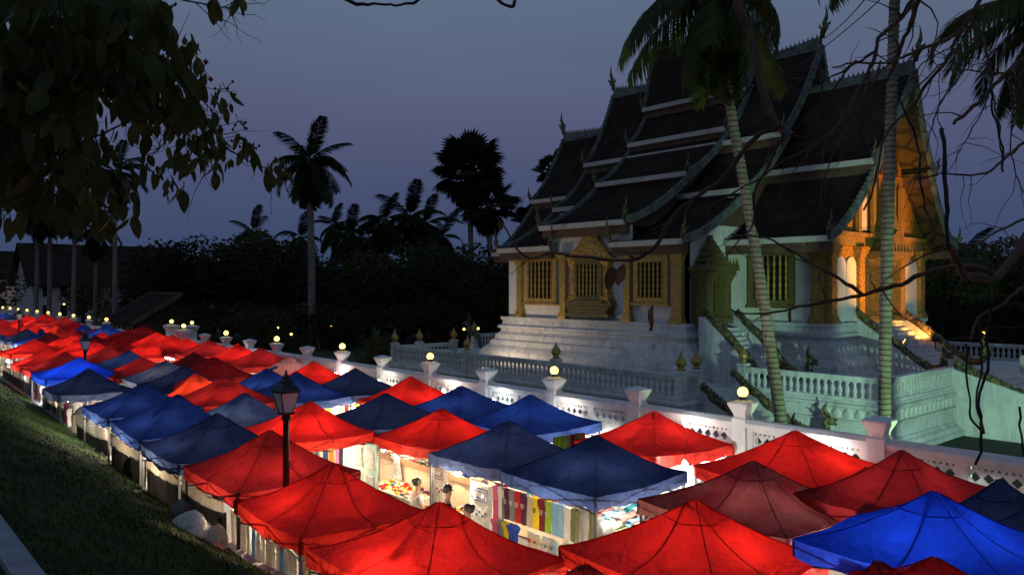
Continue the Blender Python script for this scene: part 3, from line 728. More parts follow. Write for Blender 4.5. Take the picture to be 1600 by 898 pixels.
# main hall window, street side
x0, x1, z0, z1 = rc(1172, 392, 1243, 478, AD0); window(x0, x1, z0, z1, AD0, 'dullgold', 6, .26)
MB().prism([(x0-.1, z1+.13), (x1+.1, z1+.13), (x1-.3, z1+.5), ((x0+x1)/2, z1+.75), (x0+.3, z1+.5)], 'y', AD0-.2, AD0-.004).build('window_crest', M['dullgold'], tem)
pil(AX1-.3, AD0, 7.6, .62); pil(AX0+.3, AD0, 7.6, .62)
x0, x1, z0, z1 = AX0+1.2, AX0+2.9, 4.9, 7.3; window(x0, x1, z0, z1, AD0, 'dullgold', 6, .24)
part('gilded_band', (XC+6.2, AD0-.09, 7.32), (AX1+.02, AD0-.004, 7.66), 'goldfine')
# portal on the end wall of the centre hall
def portal(Xw, dc, wd, z0, ztop, spire, m_='dullgold'):
    f = MB(); a_ = Xw+.05
    for sg in (-1, 1):
        f.sqlathe([(.36, 0), (.36, .25), (.26, .34), (.26, ztop-z0-.7), (.34, ztop-z0-.5), (.40, ztop-z0-.35)], (a_+.55, dc+sg*(wd/2-.3), z0))
        f.box((a_, dc+sg*(wd/2-.3)-.2, z0), (a_+.55, dc+sg*(wd/2-.3)+.2, ztop-.5))
    f.box((a_, dc-wd/2-.1, ztop-.35), (a_+1.0, dc+wd/2+.1, ztop-.15)); f.box((a_, dc-wd/2-.2, ztop-.148), (a_+1.1, dc+wd/2+.2, ztop))
    p_ = f.build('portal', M[m_], tem)
    MB().box((a_, dc-wd/2+.5, z0), (a_+.12, dc+wd/2-.5, ztop-.4)).build('door', M['dark'], p_)
    for i in range(5):
        q = .86-i*.17; zb = ztop+spire*.20*i
        MB().prism([(dc-wd/2*q, zb+.003), (dc+wd/2*q, zb+.003), (dc+wd/2*q*.7, zb+spire*.16), (dc+wd*.2*q, zb+spire*.26), (dc, zb+spire*.34), (dc-wd*.2*q, zb+spire*.26), (dc-wd/2*q*.7, zb+spire*.16)], 'x', a_+.05*i, a_+1.0-.13*i).build('spire_tier', M[m_], p_)
    c = MB()
    for i in range(9):
        y_ = dc-wd/2-.1+(wd+.2)*i/8
        c.add([(a_+.95, y_-.09, ztop), (a_+1.1, y_-.09, ztop), (a_+1.1, y_+.09, ztop), (a_+.95, y_+.09, ztop), (a_+1.02, y_, ztop+.42)], [(0, 1, 4), (1, 2, 4), (2, 3, 4), (3, 0, 4)])
    tag(c.build('flame_crest', M[m_], p_), kind='stuff')
portal(BX1-.01, 29.75, 2.0, 4.203, 6.7, 1.25)
portal(AX1-.01, DR, 2.6, 4.203, 7.5, 3.0, 'dullgold')
# gilded front
for d in (33.62, 36.3, 40.5, 43.18): pil(d, AX1, 7.7, .5, .30, 'gold', 'x')
part('gilded_band', (AX1+.004, 33.4, 7.72), (AX1+.20, 43.4, 8.15), 'goldfine'); part('gilded_band', (AX1+.004, 33.2, 8.16), (AX1+.34, 43.6, 8.34), 'goldplain')
def arch(dc, wd, z0, z1, X):
    n = 10; h = wd/2; poly = [(dc-h, z0), (dc+h, z0)]+[(dc+h*math.cos(PI*i/n), z1-h*.9+h*.9*math.sin(PI*i/n)) for i in range(n+1)]
    MB().prism(poly, 'x', X+.004, X+.10).build('arched_panel', M['cream'], tem)
for a_, b_ in ((34.0, 36.0), (40.8, 42.8)):
    part('gilded_field', (AX1+.003, a_-.05, 6.1), (AX1+.06, b_+.05, 7.7), 'gold')
    q = (b_-a_)/4
    for s in (1, 3): arch(a_+q*s, q*1.85, 4.25, 7.2, AX1+.06)
arch(36.7, .8, 8.5, 10.4, XC+9.85)
for d in (36.1, 37.6, 39.2, 40.7): MB().box((AX1+.12, d-.14, 8.35), (AX1+.3, d+.14, 11.2-abs(d-DR)*.2)).build('gable_post', M['goldfine'], tem)
MB().box((AX1+.1, 36.6, 11.3), (AX1+.26, 40.2, 13.3)).build('gable_plaque', M['soffitgold'], tem)

# floodlights that light the temple at dusk
def flood(loc, target, power, color, label, ang=80, blend=.7):
    t = thing('floodlight', label, 'floodlight', loc, 'temple floodlights')
    d = (V(target)-V(loc)).normalized(); l = V(loc)
    q = d.to_track_quat('Y', 'Z').to_matrix().to_4x4()
    m = MB(); b = MB().box((-.17, -.12, -.13), (.17, .06, .13)); m.add([l+(q @ V(v)) for v in b.v], b.f); m.build('housing', M['black'], t)
    m = MB(); b = MB().box((-.14, .062, -.10), (.14, .07, .10)); m.add([l+(q @ V(v)) for v in b.v], b.f)
    m.build('lens', glow('flood_lens', color, 6), t)
    MB().tube([l+V((0, 0, -.13)), V((l.x, l.y, max(0, l.z-.5)))], .03, 6).build('stake', M['black'], t)
    spot(t, l+d*.16, target, power, color, ang, blend)
flood((-1.2, 16.7, .55), (-16.0, 37.4, 3.9), 7600, (.52, 1.0, .72), 'green white floodlight on a stake behind the white wall', 46, .22)
flood((-2.2, 17.0, .45), (-11.5, 18.1, 5.5), 1500, (.55, 1.0, .50), 'small green floodlight on a stake pointed at the palm trunks', 56, .5)
flood((-15.0, 36.7, 3.35), (-17.2, 35.6, 4.7), 300, (1.0, .40, .07), 'amber floodlight on the front steps, nearer one', 96)
flood((-15.0, 40.1, 3.35), (-17.2, 41.0, 4.7), 300, (1.0, .38, .07), 'amber floodlight on the front steps, further one', 96)
flood((-8.3, 38.0, 1.75), (-17.0, 38.2, 8.4), 10000, (1.0, .34, .055), 'amber floodlight on the outer stair aimed up at the gilded gable', 46, .5)
flood((-31.0, 24.3, 2.25), (-28, 36, 6.8), 320, (1.0, .76, .54), 'added dim warm light behind the long balustrade', 150)  # added fill light that lifts the left temple wall
#@@PART3
# ================================================================== market tents
WARM, COOL = (1.0, .80, .56), (.95, 1.0, .93)
COLNAME = {'red': 'bright red', 'orange': 'orange red', 'dkred': 'dark red', 'faded': 'faded maroon', 'pink': 'pale pink', 'navy': 'navy blue', 'blue': 'deep blue', 'royal': 'royal blue', 'slate': 'slate blue'}
LEG = MB().cbox((0, 0, .5), (.045, .045, 1)).mesh('leg', M['steel'])
BULB = {k: MB().lathe([(.02, -.06)]+[(.06*math.sin(PI*i/6), -.06*math.cos(PI*i/6)) for i in range(1, 6)]+[(.02, .08)], 10).mesh('bulb', M[k], True) for k in ('bulbw', 'bulbc')}
NT = [0]
PK = 4.2
def canopy(hx, hy, h, seed, near, sagamt):
    n = 20 if near else 10
    gx = [-1+2*i/n for i in range(n+1)]
    q = 1.45+.25*noise.noise(V((seed, 1, 2)))
    def z(u, v):
        r = max(abs(u), abs(v)); s = min(abs(u), abs(v))/r if r > 1e-6 else 1
        zz = h*(1-r)**q
        zz -= sagamt*(1-s*s)*math.sin(PI*min(1, r*1.02))*.8
        if r > .1: zz -= .035*(1-s*s)*(r > .97)*1.6
        zz += .028*noise.noise(V((u*2.2+seed*3, v*2.2, seed)))*r+.012*noise.noise(V((u*6+seed, v*6, seed*2)))
        return zz
    ax, ay = .07*math.sin(seed*5.1), .07*math.cos(seed*3.7); cd_ = [R(-.07, .05) for _ in range(4)]
    def zc(u, v): return z(u, v)+sum(cd_[i]*max(0, (1+su*u)/2)**2*max(0, (1+sv*v)/2)**2 for i, (su, sv) in enumerate(((-1,-1),(1,-1),(1,1),(-1,1))))
    vs = [(u*hx+ax*(1-max(abs(u), abs(v))), v*hy+ay*(1-max(abs(u), abs(v))), zc(u, v)) for v in gx for u in gx]; N1 = n+1
    fs = [(j*N1+i, j*N1+i+1, (j+1)*N1+i+1, (j+1)*N1+i) for j in range(n) for i in range(n)]
    # valance hanging round the eaves
    edge = [(i, 0) for i in range(n)]+[(n, j) for j in range(n)]+[(n-i, n) for i in range(n)]+[(0, n-j) for j in range(n)]
    b0 = len(vs)
    for k, (i, j) in enumerate(edge):
        x, y, zz = vs[j*N1+i]; fl = .012*math.sin(k*1.9+seed)
        vs.append((x*(1+fl), y*(1+fl), zz-.23-.02*math.sin(k*1.1+seed*2)))
    E = len(edge); low = vs[b0:]; vs = vs[:b0]
    vv = [vs[j*N1+i] for i, j in edge]+low; vf = [(k, (k+1) % E, E+(k+1) % E, E+k) for k in range(E)]
    def P3(u, v): r = max(abs(u), abs(v)); return (u*hx+ax*(1-r), v*hy+ay*(1-r), zc(u, v)+.006)
    return vs, fs, P3, vv, vf
def tent(p, colr, power, hx=1.25, hy=1.22, label='', group='market tents', near=True, light=None, rz=0, seams=True):
    NT[0] += 1; seed = NT[0]*1.37
    ez = max(1.85, p.z-.72+R(-.05, .05)); h = p.z-ez; hx *= R(.96, 1.05); hy *= R(.97, 1.05)
    t = thing('market_tent', label, 'tent', (p.x, p.y, 0), group)
    t.rotation_euler.z = rz
    vs, fs, zf, vv, vf = canopy(hx, hy, h, seed, near, R(.05, .11))
    m = MB().add(vs, fs); me = m.mesh('canopy', M[colr], True)
    o = bpy.data.objects.new('canopy', me); COL.objects.link(o); o.parent = t; o.location = (0, 0, ez)
    def loc(nm, mb, mt, sm=False, z0=ez):
        o = bpy.data.objects.new(nm, mb.mesh(nm, M[mt], sm)); COL.objects.link(o); o.parent = t; o.location = (0, 0, z0); return o
    for sx in (-1, 1):
        for sy in (-1, 1):
            o = bpy.data.objects.new('leg', LEG); COL.objects.link(o); o.parent = t
            o.location = (sx*(hx-.05), sy*(hy-.05), 0); o.scale = (1, 1, ez-.03)
    if near and power > 0:
        pass
    loc('valance', MB().add(vv, vf), 'val_'+colr, True)
    if near:
        f = MB(); zb = -.05
        for sy in (-1, 1):
            y = sy*(hy-.05)
            f.tube([(-hx+.05, y, zb-.04), (0, y, zb-.30), (hx-.05, y, zb-.04)], .014, 4); f.tube([(-hx+.05, y, zb-.30), (0, y, zb-.05), (hx-.05, y, zb-.30)], .014, 4)
        for sx in (-1, 1):
            x = sx*(hx-.05)
            f.tube([(x, -hy+.05, zb-.04), (x, 0, zb-.30), (x, hy-.05, zb-.04)], .014, 4); f.tube([(x, -hy+.05, zb-.30), (x, 0, zb-.05), (x, hy-.05, zb-.30)], .014, 4)
        f.tube([(-hx+.05, 0, zb-.2), (0, 0, h*.55), (hx-.05, 0, zb-.2)], .014, 4); f.tube([(0, -hy+.05, zb-.2), (0, 0, h*.55), (0, hy-.05, zb-.2)], .014, 4)
        f.tube([(0, 0, h*.5), (0, 0, h-.03)], .02, 5)
        loc('frame', f, 'steel')
        s = MB()
        for sx, sy in ((1, 1), (1, -1), (-1, 1), (-1, -1)):
            s.tube([zf(sx*r, sy*r) for r in [.02+.97*i/9 for i in range(10)]], .009, 4, False)
        for r in (.24,):
            ring_ = [(r*a_, r*b_) for a_, b_ in [(-1, -1), (0, -1), (1, -1), (1, 0), (1, 1), (0, 1), (-1, 1), (-1, 0), (-1, -1)]]
            s.tube([zf(u, v) for u, v in ring_], .008, 4, False)
        loc('seam', s, colr, False)
    if power > 0:
        warm = random.random() < .72 if light is None else light
        bm = BULB['bulbw' if warm else 'bulbc']
        o = bpy.data.objects.new('bulb', bm); COL.objects.link(o); o.parent = t
        o.location = (R(-.3, .3)*hx, R(-.25, .25)*hy-(.45 if 'grass bank' in group or 'far' in group else 0), ez-.28)
        l = bpy.data.lights.new('bulb_light', 'POINT'); l.energy = power; l.color = WARM if warm else COOL; l.shadow_soft_size = .07
        lo = bpy.data.objects.new('bulb_light', l); COL.objects.link(lo); lo.parent = o; lo.location = (0, 0, -.1)
        if 'white wall' in group and 'second' not in group and -30 < p.x < -7.2:  # extra bulb added out of sight behind the canopy to brighten the wall
            l2 = bpy.data.lights.new('bulb_light', 'POINT'); l2.energy = power*.05; l2.color = COOL if NT[0] % 3 else WARM; l2.shadow_soft_size = .07
            o2 = bpy.data.objects.new('bulb', BULB['bulbc']); COL.objects.link(o2); o2.parent = t; o2.location = (R(-.2, .2), hy-.22, ez+.16)
            lo2 = bpy.data.objects.new('bulb_light', l2); COL.objects.link(lo2); lo2.parent = o2; lo2.location = (0, .06, .1)
    return t
ROWS = [
 ('along the white wall', 'tents in the row along the white wall', 14.2, [
  (1660, 760, 'slate', 15, 13.3, 1.2), (1556, 746, 'slate', 26, 13.3, 1.0), (1405, 702, 'dkred', 34, 12.95, 1.1), (1240, 673, 'red', 60, 14.2, 1.3), (1020, 643, 'red', 60, 14.2, 1.25),
  (830, 617, 'blue', 55, 14.2, 1.35), (725, 603, 'blue', 55, 14.2, 1.3), (645, 588, 'red', 70, 14.2, 1.3), (555, 575, 'navy', 60, 14.2, 1.5), (487, 565, 'red', 60, 14.2, 1.3),
  (449, 557, 'pink', 30, 14.2, 1.1), (408, 543, 'dkred', 50, 14.3, 1.2), (373, 537, 'red', 60, 14.3, 1.2), (328, 531, 'dkred', 60, 14.3, 1.3), (291, 528, 'red', 60, 14.3, 1.3), (268, 523, 'red', 60, 14.3, 1.2), (245, 519, 'red', 60, 14.3, 1.3)]),
 ('second from the white wall', 'tents in the row second from the white wall', 11.4, [
  (1600, 792, 'royal', 0, 11.2, .0), (1460, 765, 'royal', 50, 10.9, 1.38), (1175, 719, 'faded', 38, 11.4, 1.35), (925, 679, 'navy', 60, 11.3, 1.3), (790, 657, 'navy', 60, 11.4, 1.3), (690, 638, 'red', 60, 11.5, 1.25),
  (607, 614, 'navy', 50, 11.5, 1.3), (467, 581, 'blue', 50, 11.5, 1.3), (418, 576, 'blue', 50, 11.5, 1.3), (332, 558, 'red', 60, 11.5, 1.4), (303, 550, 'dkred', 60, 11.5, 1.3)]),
 ('over the middle aisle', 'tents in the row over the middle aisle', 8.9, [
  (1454, 866, 'red', 60, 8.75, 1.2), (1366, 871, 'dkred', 40, 8.0, .8), (1080, 778, 'red', 62, 8.9, 1.3), (480, 627, 'red', 70, 9.0, 1.3), (382, 614, 'slate', 40, 8.9, 1.25), (355, 587, 'dkred', 60, 9.3, 1.4), (310, 583, 'orange', 70, 9.3, 1.35), (288, 572, 'navy', 50, 9.3, 1.3)]),
 ('beside the grass bank', 'tents in the row beside the grass bank', 6.4, [
  (906, 881, 'dkred', 40, 6.5, 1.0), (680, 782, 'red', 58, 6.45, 1.42), (520, 722, 'red', 42, 6.4, 1.24), (425, 670, 'dkred', 55, 6.4, 1.2), (340, 645, 'navy', 50, 6.45, 1.3), (275, 616, 'blue', 50, 6.5, 1.3), (222, 599, 'blue', 45, 6.6, 1.3), (140, 576, 'navy', 45, 7.3, 1.5)]),
]
TENTS = []
for rowname, grp, d0, lst in ROWS:
    k = 0
    for (x, y, c, pw, D, hx) in lst:
        if hx <= 0: continue
        p = at(x, y, D)
        dist = math.hypot(p.x, p.y)
        lb = '%s tent, %s from the near end of the row %s' % (COLNAME[c].split()[-1] if ORD[k] == 'seventeenth' else COLNAME[c], ORD[k], rowname); k += 1
        hy = 1.22 if d0 < 14 else 1.32
        TENTS.append(tent(p, c, pw*PK, hx, hy, lb, grp, dist < 34, None, R(-.04, .04)))
FAR = [(262, 563, 'slate'), (222, 557, 'dkred'), (200, 547, 'navy'), (193, 524, 'dkred'), (231, 535, 'red'), (222, 509, 'red'), (168, 507, 'blue'), (13, 508, 'dkred'), (41, 514, 'navy'), (64, 518, 'blue'), (80, 519, 'dkred'),
  (87, 509, 'orange'), (62, 498, 'dkred'), (44, 493, 'red'), (17, 493, 'red'), (112, 504, 'red'), (91, 501, 'blue'), (132, 507, 'blue'), (106, 524, 'red'), (146, 514, 'red'), (161, 519, 'red'), (178, 521, 'red'), (125, 516, 'red'),
  (168, 541, 'dkred'), (146, 534, 'red'), (103, 549, 'dkred'), (76, 543, 'red'), (123, 559, 'royal'), (200, 514, 'red'), (2, 498, 'red'), (30, 500, 'red'), (48, 505, 'red'), (112, 514, 'dkred'), (196, 533, 'red'), (126, 530, 'red'), (28, 488, 'navy'), (8, 489, 'blue'), (70, 491, 'red'), (100, 495, 'dkred'), (-30, 500, 'red'), (-20, 512, 'blue'), (55, 530, 'red'), (150, 524, 'dkred')]
FAR = sorted(FAR)
tens = ['', 'twenty-', 'thirty-', 'forty-']
units = ORD[:9]
def ordn(i):
    if i < 20: return ORD[i]
    t_, u = divmod(i+1, 10)
    return (['twentieth', 'thirtieth', 'fortieth', 'fiftieth'][t_-2] if u == 0 else ['twenty-', 'thirty-', 'forty-', 'fifty-'][t_-2]+ORD[u-1])
cnt = {}
for x, y, c in FAR:
    p = atz(x, y, 2.95)
    if p.y > 14.2 or p.y < 6.6: p = at(x, y, min(14.2, max(6.6, p.y)))
    if p.z > 3.7: p.z = 3.7
    i = cnt.get(c, 0); cnt[c] = i+1
    TENTS.append(tent(p, c, R(40, 75)*PK, 1.4, 1.4, 'small far %s tent, %s from the left among far %s tents' % (COLNAME[c], ordn(i), COLNAME[c].split()[-1] if c not in ('red','dkred','orange') else COLNAME[c]), 'far tents towards the end of the market', False, None, R(-.05, .05)))
# round blue emblem printed on the pale pink canopy
pk = [o for o in TENTS if 'pale pink' in o['label']][0]
ez = [c for c in pk.children if c.name.startswith('canopy')][0].location.z
em = MB()
for (r, zo) in ((.30, 0),):
    vs = [(.0, -.62, .245)]+[(.26*math.cos(2*PI*i/20), -.62+.22*math.sin(2*PI*i/20), .255+.13*math.sin(2*PI*i/20)) for i in range(20)]
    em.add(vs, [(0, i+1, (i+1) % 20+1) for i in range(20)])
mm_, t_, out_ = nodes('printed_emblem'); co_ = N(t_, 'TexCoord'); ch_ = N(t_, 'TexNoise', i_Scale=9); t_.links.new(co_.outputs['Object'], ch_.inputs[0])
cr_ = N(t_, 'ValToRGB'); cr_.color_ramp.elements[0].position = .48; cr_.color_ramp.elements[1].position = .52; cr_.color_ramp.elements[0].color = (.03, .04, .22, 1); cr_.color_ramp.elements[1].color = (.5, .3, .4, 1)
t_.links.new(ch_.outputs['Fac'], cr_.inputs[0]); pb_ = N(t_, 'BsdfDiffuse'); t_.links.new(cr_.outputs[0], pb_.inputs[0]); t_.links.new(pb_.outputs[0], out_.inputs[0])
o = bpy.data.objects.new('emblem', em.mesh('emblem', mm_)); COL.objects.link(o); o.parent = pk; o.location = (0, -.02, ez+.03)

# ------------------------------------------------------------------ street lamps
def street_lamp(x, y, z, label, s=.70):
    t = thing('street_lamp', label, 'street lamp', (x, y, 0), 'black lantern street lamps')
    h = z
    MB().lathe([(.14, 0), (.14, .5), (.09, .6), (.075, .75), (.06, 1.2), (.055, h-.15), (.09, h-.1), (.05, h-.02)], 10, (x, y, 0)).build('post', M['black'], t, True)
    c = MB()
    c.sqlathe([(.10, h-.03), (.13, h)], (x, y, 0))
    c.sqlathe([(.25*s, h+.50*s), (.27*s, h+.55*s), (.16*s, h+.70*s), (.13*s, h+.72*s), (.12*s, h+.80*s), (.07*s, h+.84*s), (.05, h+.86*s), (.05, h+.90*s), (.02, h+.96*s), (.012, h+1.06*s)], (x, y, 0))
    for sx in (-1, 1):
        for sy in (-1, 1): c.tube([(x+sx*.125*s, y+sy*.125*s, h), (x+sx*.235*s, y+sy*.235*s, h+.51*s)], .014, 4)
    c.build('lantern_cage', M['black'], t)
    for k in range(4):
        a = k*PI/2; cs, sn = math.cos(a), math.sin(a)
        q = [(-.12*s, -.13*s, h+.01*s), (.12*s, -.13*s, h+.01*s), (.225*s, -.24*s, h+.50*s), (-.225*s, -.24*s, h+.50*s)]
        open_ = (k == 3 and 'nearest' in label)
        vs = []
        for (a_, b_, z_) in q:
            if open_ and z_ < h+.2*s: b_ -= .14; z_ -= .02
            for off in (0, .008): vs.append((x+cs*a_-sn*(b_+off), y+sn*a_+cs*(b_+off), z_))
        MB().add(vs, [(0, 2, 4, 6), (7, 5, 3, 1), (0, 1, 3, 2), (2, 3, 5, 4), (4, 5, 7, 6), (6, 7, 1, 0)]).build('pane', M['lantern'], t)
    return t
p = at(447, 650, 6.05); street_lamp(p.x, p.y, at(447, 645, 6.05).z, 'nearest unlit black street lamp, one lantern pane hanging open, between red tents')
p = at(133, 545, 8.0); street_lamp(p.x, p.y, p.z-.05, 'middle black street lamp rising from the deep blue tents')
p = at(30, 502, 9.8); street_lamp(p.x, p.y, p.z+.1, 'furthest black street lamp, small, among the far red tents')

# ------------------------------------------------------------------ bare bulbs hung between the tents
def bulb(x, y, D, power, warm, label):
    p = at(x, y, D)
    t = thing('hanging_bulb', label, 'light bulb', p, 'bare bulbs hanging under the tents')
    link('bulb', BULB['bulbw' if warm else 'bulbc'], t, p, (0, 0, 0), (1.15, 1.15, 1.15))
    MB().tube([p+V((0, 0, .08)), p+V((.01, 0, .2)), p+V((.04, .02, .55))], .008, 4).build('flex', M['black'], t)
    point(t, p+V((0, 0, -.12)), power, WARM if warm else COOL, .06)
bulb(715, 740, 10.4, 110, True, 'bare warm bulb glowing above the standing vendor')
bulb(599, 702, 11.0, 110, True, 'bare warm bulb right of the mint panelled door')
bulb(553, 639, 12.6, 50, True, 'bare warm bulb under the eave of the navy tent by the wall')
bulb(1070, 727, 13.0, 160, False, 'bare cool white bulb beyond the corner of the big navy tent')
bulb(29, 541, 9.2, 200, False, 'bare cool white bulb at the far left edge')
bulb(12, 565, 8.0, 200, False, 'bare white bulb over the hanging clothes at the left edge')
bulb(3, 553, 8.6, 40, True, 'bare warm bulb at the very left edge')
bulb(42, 575, 8.6, 70, False, 'added white bulb low over the bank side clothes, furthest of three')  # this and the next two bulbs are added to brighten the far left stalls
bulb(70, 600, 7.9, 70, False, 'added white bulb low over the bank side clothes, middle of three')
bulb(104, 630, 7.0, 60, False, 'added white bulb low over the bank side clothes, nearest of three')
def tube_lamp(x, y, D, label, rz):
    p = at(x, y, D); t = thing('tube_lamp', label, 'tube lamp', p, 'fluorescent tubes')
    a = V((math.cos(rz)*.6, math.sin(rz)*.6, 0))
    MB().tube([p-a, p+a], .022, 6).build('tube', M['bulbc'], t); MB().cbox(p+V((0, 0, .05)), (1.25, .06, .04), rz).build('fitting', M['lantern'], t)
    point(t, p+V((0, 0, -.1)), 90, COOL, .1)
tube_lamp(265, 561, 11.9, 'bright white tube lamp between the far red and slate tents', 0)
tube_lamp(146, 641, 5.75, 'slanting white tube lamp under the blue tent beside the bank', .2)

# ------------------------------------------------------------------ goods tables
def table(x0, x1, d0, d1, z, label, skirt='tan'):
    t = thing('goods_table', label, 'table', ((x0+x1)/2, d0, 0), 'long goods tables')
    MB().box((x0, d0, z-.06), (x1, d1, z)).build('table_top', M['wood'], t)
    MB().box((x0-.02, d0-.03, z-.14), (x1+.02, d0-.002, z+.02)).build('front_board', M['wood'], t)
    MB().grid(lambda u, v: V((x0+(x1-x0)*u, d0+.03+.02*math.sin(u*60), .05+(z-.12)*v)), 60, 2).build('skirt', M[skirt], t)
    for x in (x0+.1, x1-.1):
        for y in (d0+.12, d1-.08): MB().box((x-.03, y-.03, 0), (x+.03, y+.03, z-.062)).build('leg', M['wood'], t)
def X_at(px, D): r = ray(px, 450); return r.x/r.y*D
TD = 12.1
table(X_at(592, TD), X_at(880, TD), TD, 13.5, 1.0, 'long table with brown front board and tan skirt heaped with textiles')
table(X_at(940, TD)-.4, X_at(1100, TD), TD-.5, 13.3, .95, 'table heaped with textiles right of the big navy tent corner')
table(X_at(520, 12.6)-.6, X_at(588, 12.6), 12.4, 13.6, .9, 'small table left of the mint panelled door')
FOLD = MB()
def fold_pt(u, v):
    a = 2*PI*u; return V(((v-.5)*.62*(1 if 0 < v < 1 else .98), .095*math.cos(a)+.004*math.sin(9*v), .045*max(-1, min(1, 1.25*math.sin(a)))+.008*math.sin(7*v)))
FOLD.grid(fold_pt, 10, 6); FM = {}
def fold_mesh(c):
    if c not in FM: FM[c] = FOLD.mesh('folded_textile', CL[c], True)
    return FM[c]
keys = ['white', 'cream', 'red', 'orange', 'striped', 'patterned', 'maroon', 'royal blue', 'pale blue', 'pink', 'cream', 'white', 'teal', 'grey', 'striped', 'patterned', 'olive', 'white', 'cream', 'patterned', 'striped', 'cream', 'maroon']
def folds(x0, x1, d0, d1, z, where, rows=4, step=.2):
    x = x0
    while x < x1:
        for r in range(rows):
            c = random.choice(keys); d = d0+(d1-d0)*(r+.5)/rows
            o = link('folded_textile', fold_mesh(c), None, (x+R(-.03, .03), d+R(-.03, .03), z+.05+.11*r+R(0, .03)), (R(-.15, .15), R(-.18, .02), PI/2+R(-.22, .22)), (R(.75, 1.05), R(.9, 1.1), R(.9, 1.5)))
            wl = where if len(where) < 32 else where.replace('the big ', ''); rn = ('front', 'second', 'third', 'back')[r]; tag(o, 'folded %s cloth in the %s row on %s' % (c, rn, wl), 'textile', '%s cloths in the %s row on %s' % (c, rn, where))
        x += step
folds(X_at(596, TD)+.1, X_at(876, TD), TD+.1, 13.4, 1.0, 'the long tan skirted table')
folds(X_at(940, TD)-.2, X_at(1060, TD), TD-.4, 13.2, .95, 'the table right of the big navy tent', 4, .2)
# low mats with trinkets by the vendors
def mat_(x0, x1, d0, d1, z, where):
    t = tag(MB().box((x0, d0, z-.25), (x1, d1, z)).build('display_platform', CL['cream'], None, False, (x0, d0, z)), 'low cream covered platform with small goods %s' % where, 'platform')
    for c in ('red', 'white', 'orange', 'teal', 'yellow', 'purple'):
        m = MB()
        for i in range(16): s = R(.04, .10); m.cbox((R(x0+.1, x1-.1), R(d0+.1, d1-.1), z+s*.36), (s*1.3, s, s*.7), R(0, 3))
        q = m.build('trinkets', CL[c], t); tag(q, kind='stuff')
mat_(X_at(690, 10.9), X_at(775, 10.9), 10.6, 11.5, .55, 'behind the standing vendor')
mat_(X_at(585, 11.2), X_at(660, 11.2), 10.9, 11.8, .5, 'below the mint panelled door')

# ------------------------------------------------------------------ hanging clothes
def garment(w_, L, kind, seed):
    m = MB(); nu, nv = 8, 10
    def pt(sgn):
        def f(u, v):
            x = (u-.5)*2
            if kind == 'shirt':
                ww = w_/2*(1.0 if v > .3 else 1.55-.3*v) ; ww = w_/2*(1+.55*max(0, 1-v/.28)*(v < .28)) if v < .28 else w_/2
                zz = -L*v-(.12*L*abs(x)**1.5 if v < .28 else 0)+(-.05*L*(1-min(1, abs(x)*3)) if v < .05 else 0)
            elif kind == 'dress':
                ww = w_/2*(.55+.5*v); zz = -L*v
            else: ww = w_/2; zz = -L*v
            y = sgn*(.028*math.sqrt(max(0, 1-x*x))+.004)+.018*math.sin(x*7+seed)*v+.02*noise.noise(V((x*2, v*2, seed)))
            return V((x*ww, y, zz))
        return f
    m.grid(pt(-1), nu, nv); m.grid(pt(1), nu, nv)
    return m
def hang(p, c, w_, L, kind, label, group=None, rz=0, pm=None):
    o = bpy.data.objects.new('hanging_'+kind, garment(w_, L, 'shirt' if kind == 'shirt' else 'dress' if kind == 'dress' else 'cloth', R(0, 9)).mesh('hanging_'+kind, pm or CL[c], True))
    COL.objects.link(o); o.location = p; o.rotation_euler = (0, 0, rz); WO[o] = V(p)
    tag(o, label, 'clothing' if kind != 'cloth' else 'cloth', group)
    # printed front
    return o
def rod(a, b, label):
    t = MB().tube([a, b], .014, 5).build('clothes_rail', M['steel'], None, False, a); tag(t, label, 'rail')
A, B = at(772, 754, 10.15), at(905, 788, 10.15)
A.z = B.z = 1.87
rod(A, B+V((.3, 0, 0)), 'thin rail of bright shirts under the eave of the big navy tent')
seq = ['pink', 'white', 'purple', 'grey', 'red', 'purple', 'cream', 'yellow', 'maroon', 'lime green', 'pale blue', 'pale blue', 'white', 'olive']
wmap = {}
for i, c in enumerate(seq):
    p = A.lerp(B, (i+.5)/len(seq)); p.y -= .03; p.z -= .02
    k = seq[:i].count(c); nm = ('second ' if k else '')
    o = hang(p, c, .17, .62 if c not in ('white', 'pink') else .72, 'shirt', '%s%s shirt on the upper rail under the big navy tent, %s in line' % (nm, c, ORD[i]), 'shirts on the upper rail', R(-.2, .2))
    # small print on the chest
    if c in ('purple', 'grey', 'red', 'yellow', 'lime green', 'maroon'):
        pr = MB()
        for (a_, b_, q_) in ((-.045, .045, -.24), (-.055, .05, -.275), (-.03, .03, -.31)): pr.box((a_, -.047, q_), (b_, -.043, q_+.018))
        q = bpy.data.objects.new('chest_print', pr.mesh('chest_print', CL['white' if c != 'yellow' else 'black'])); COL.objects.link(q); q.parent = o
for i, c in enumerate(['pink', 'grey', 'yellow', 'royal blue', 'white', 'pale blue']):
    p = A.lerp(B, (i+1.1)/len(seq)); p.y -= .10; p.z = 1.22
    if i >= 4: p = A.lerp(B, (i+5.5)/len(seq)); p.z = 1.2; p.y -= .1
    hang(p, c, .24, .55, 'shirt', '%s child shirt on the lower rail under the bright shirts' % c, 'shirts on the lower rail', R(-.2, .2))
C_, D_ = at(834, 800, 10.05), at(886, 812, 10.05)
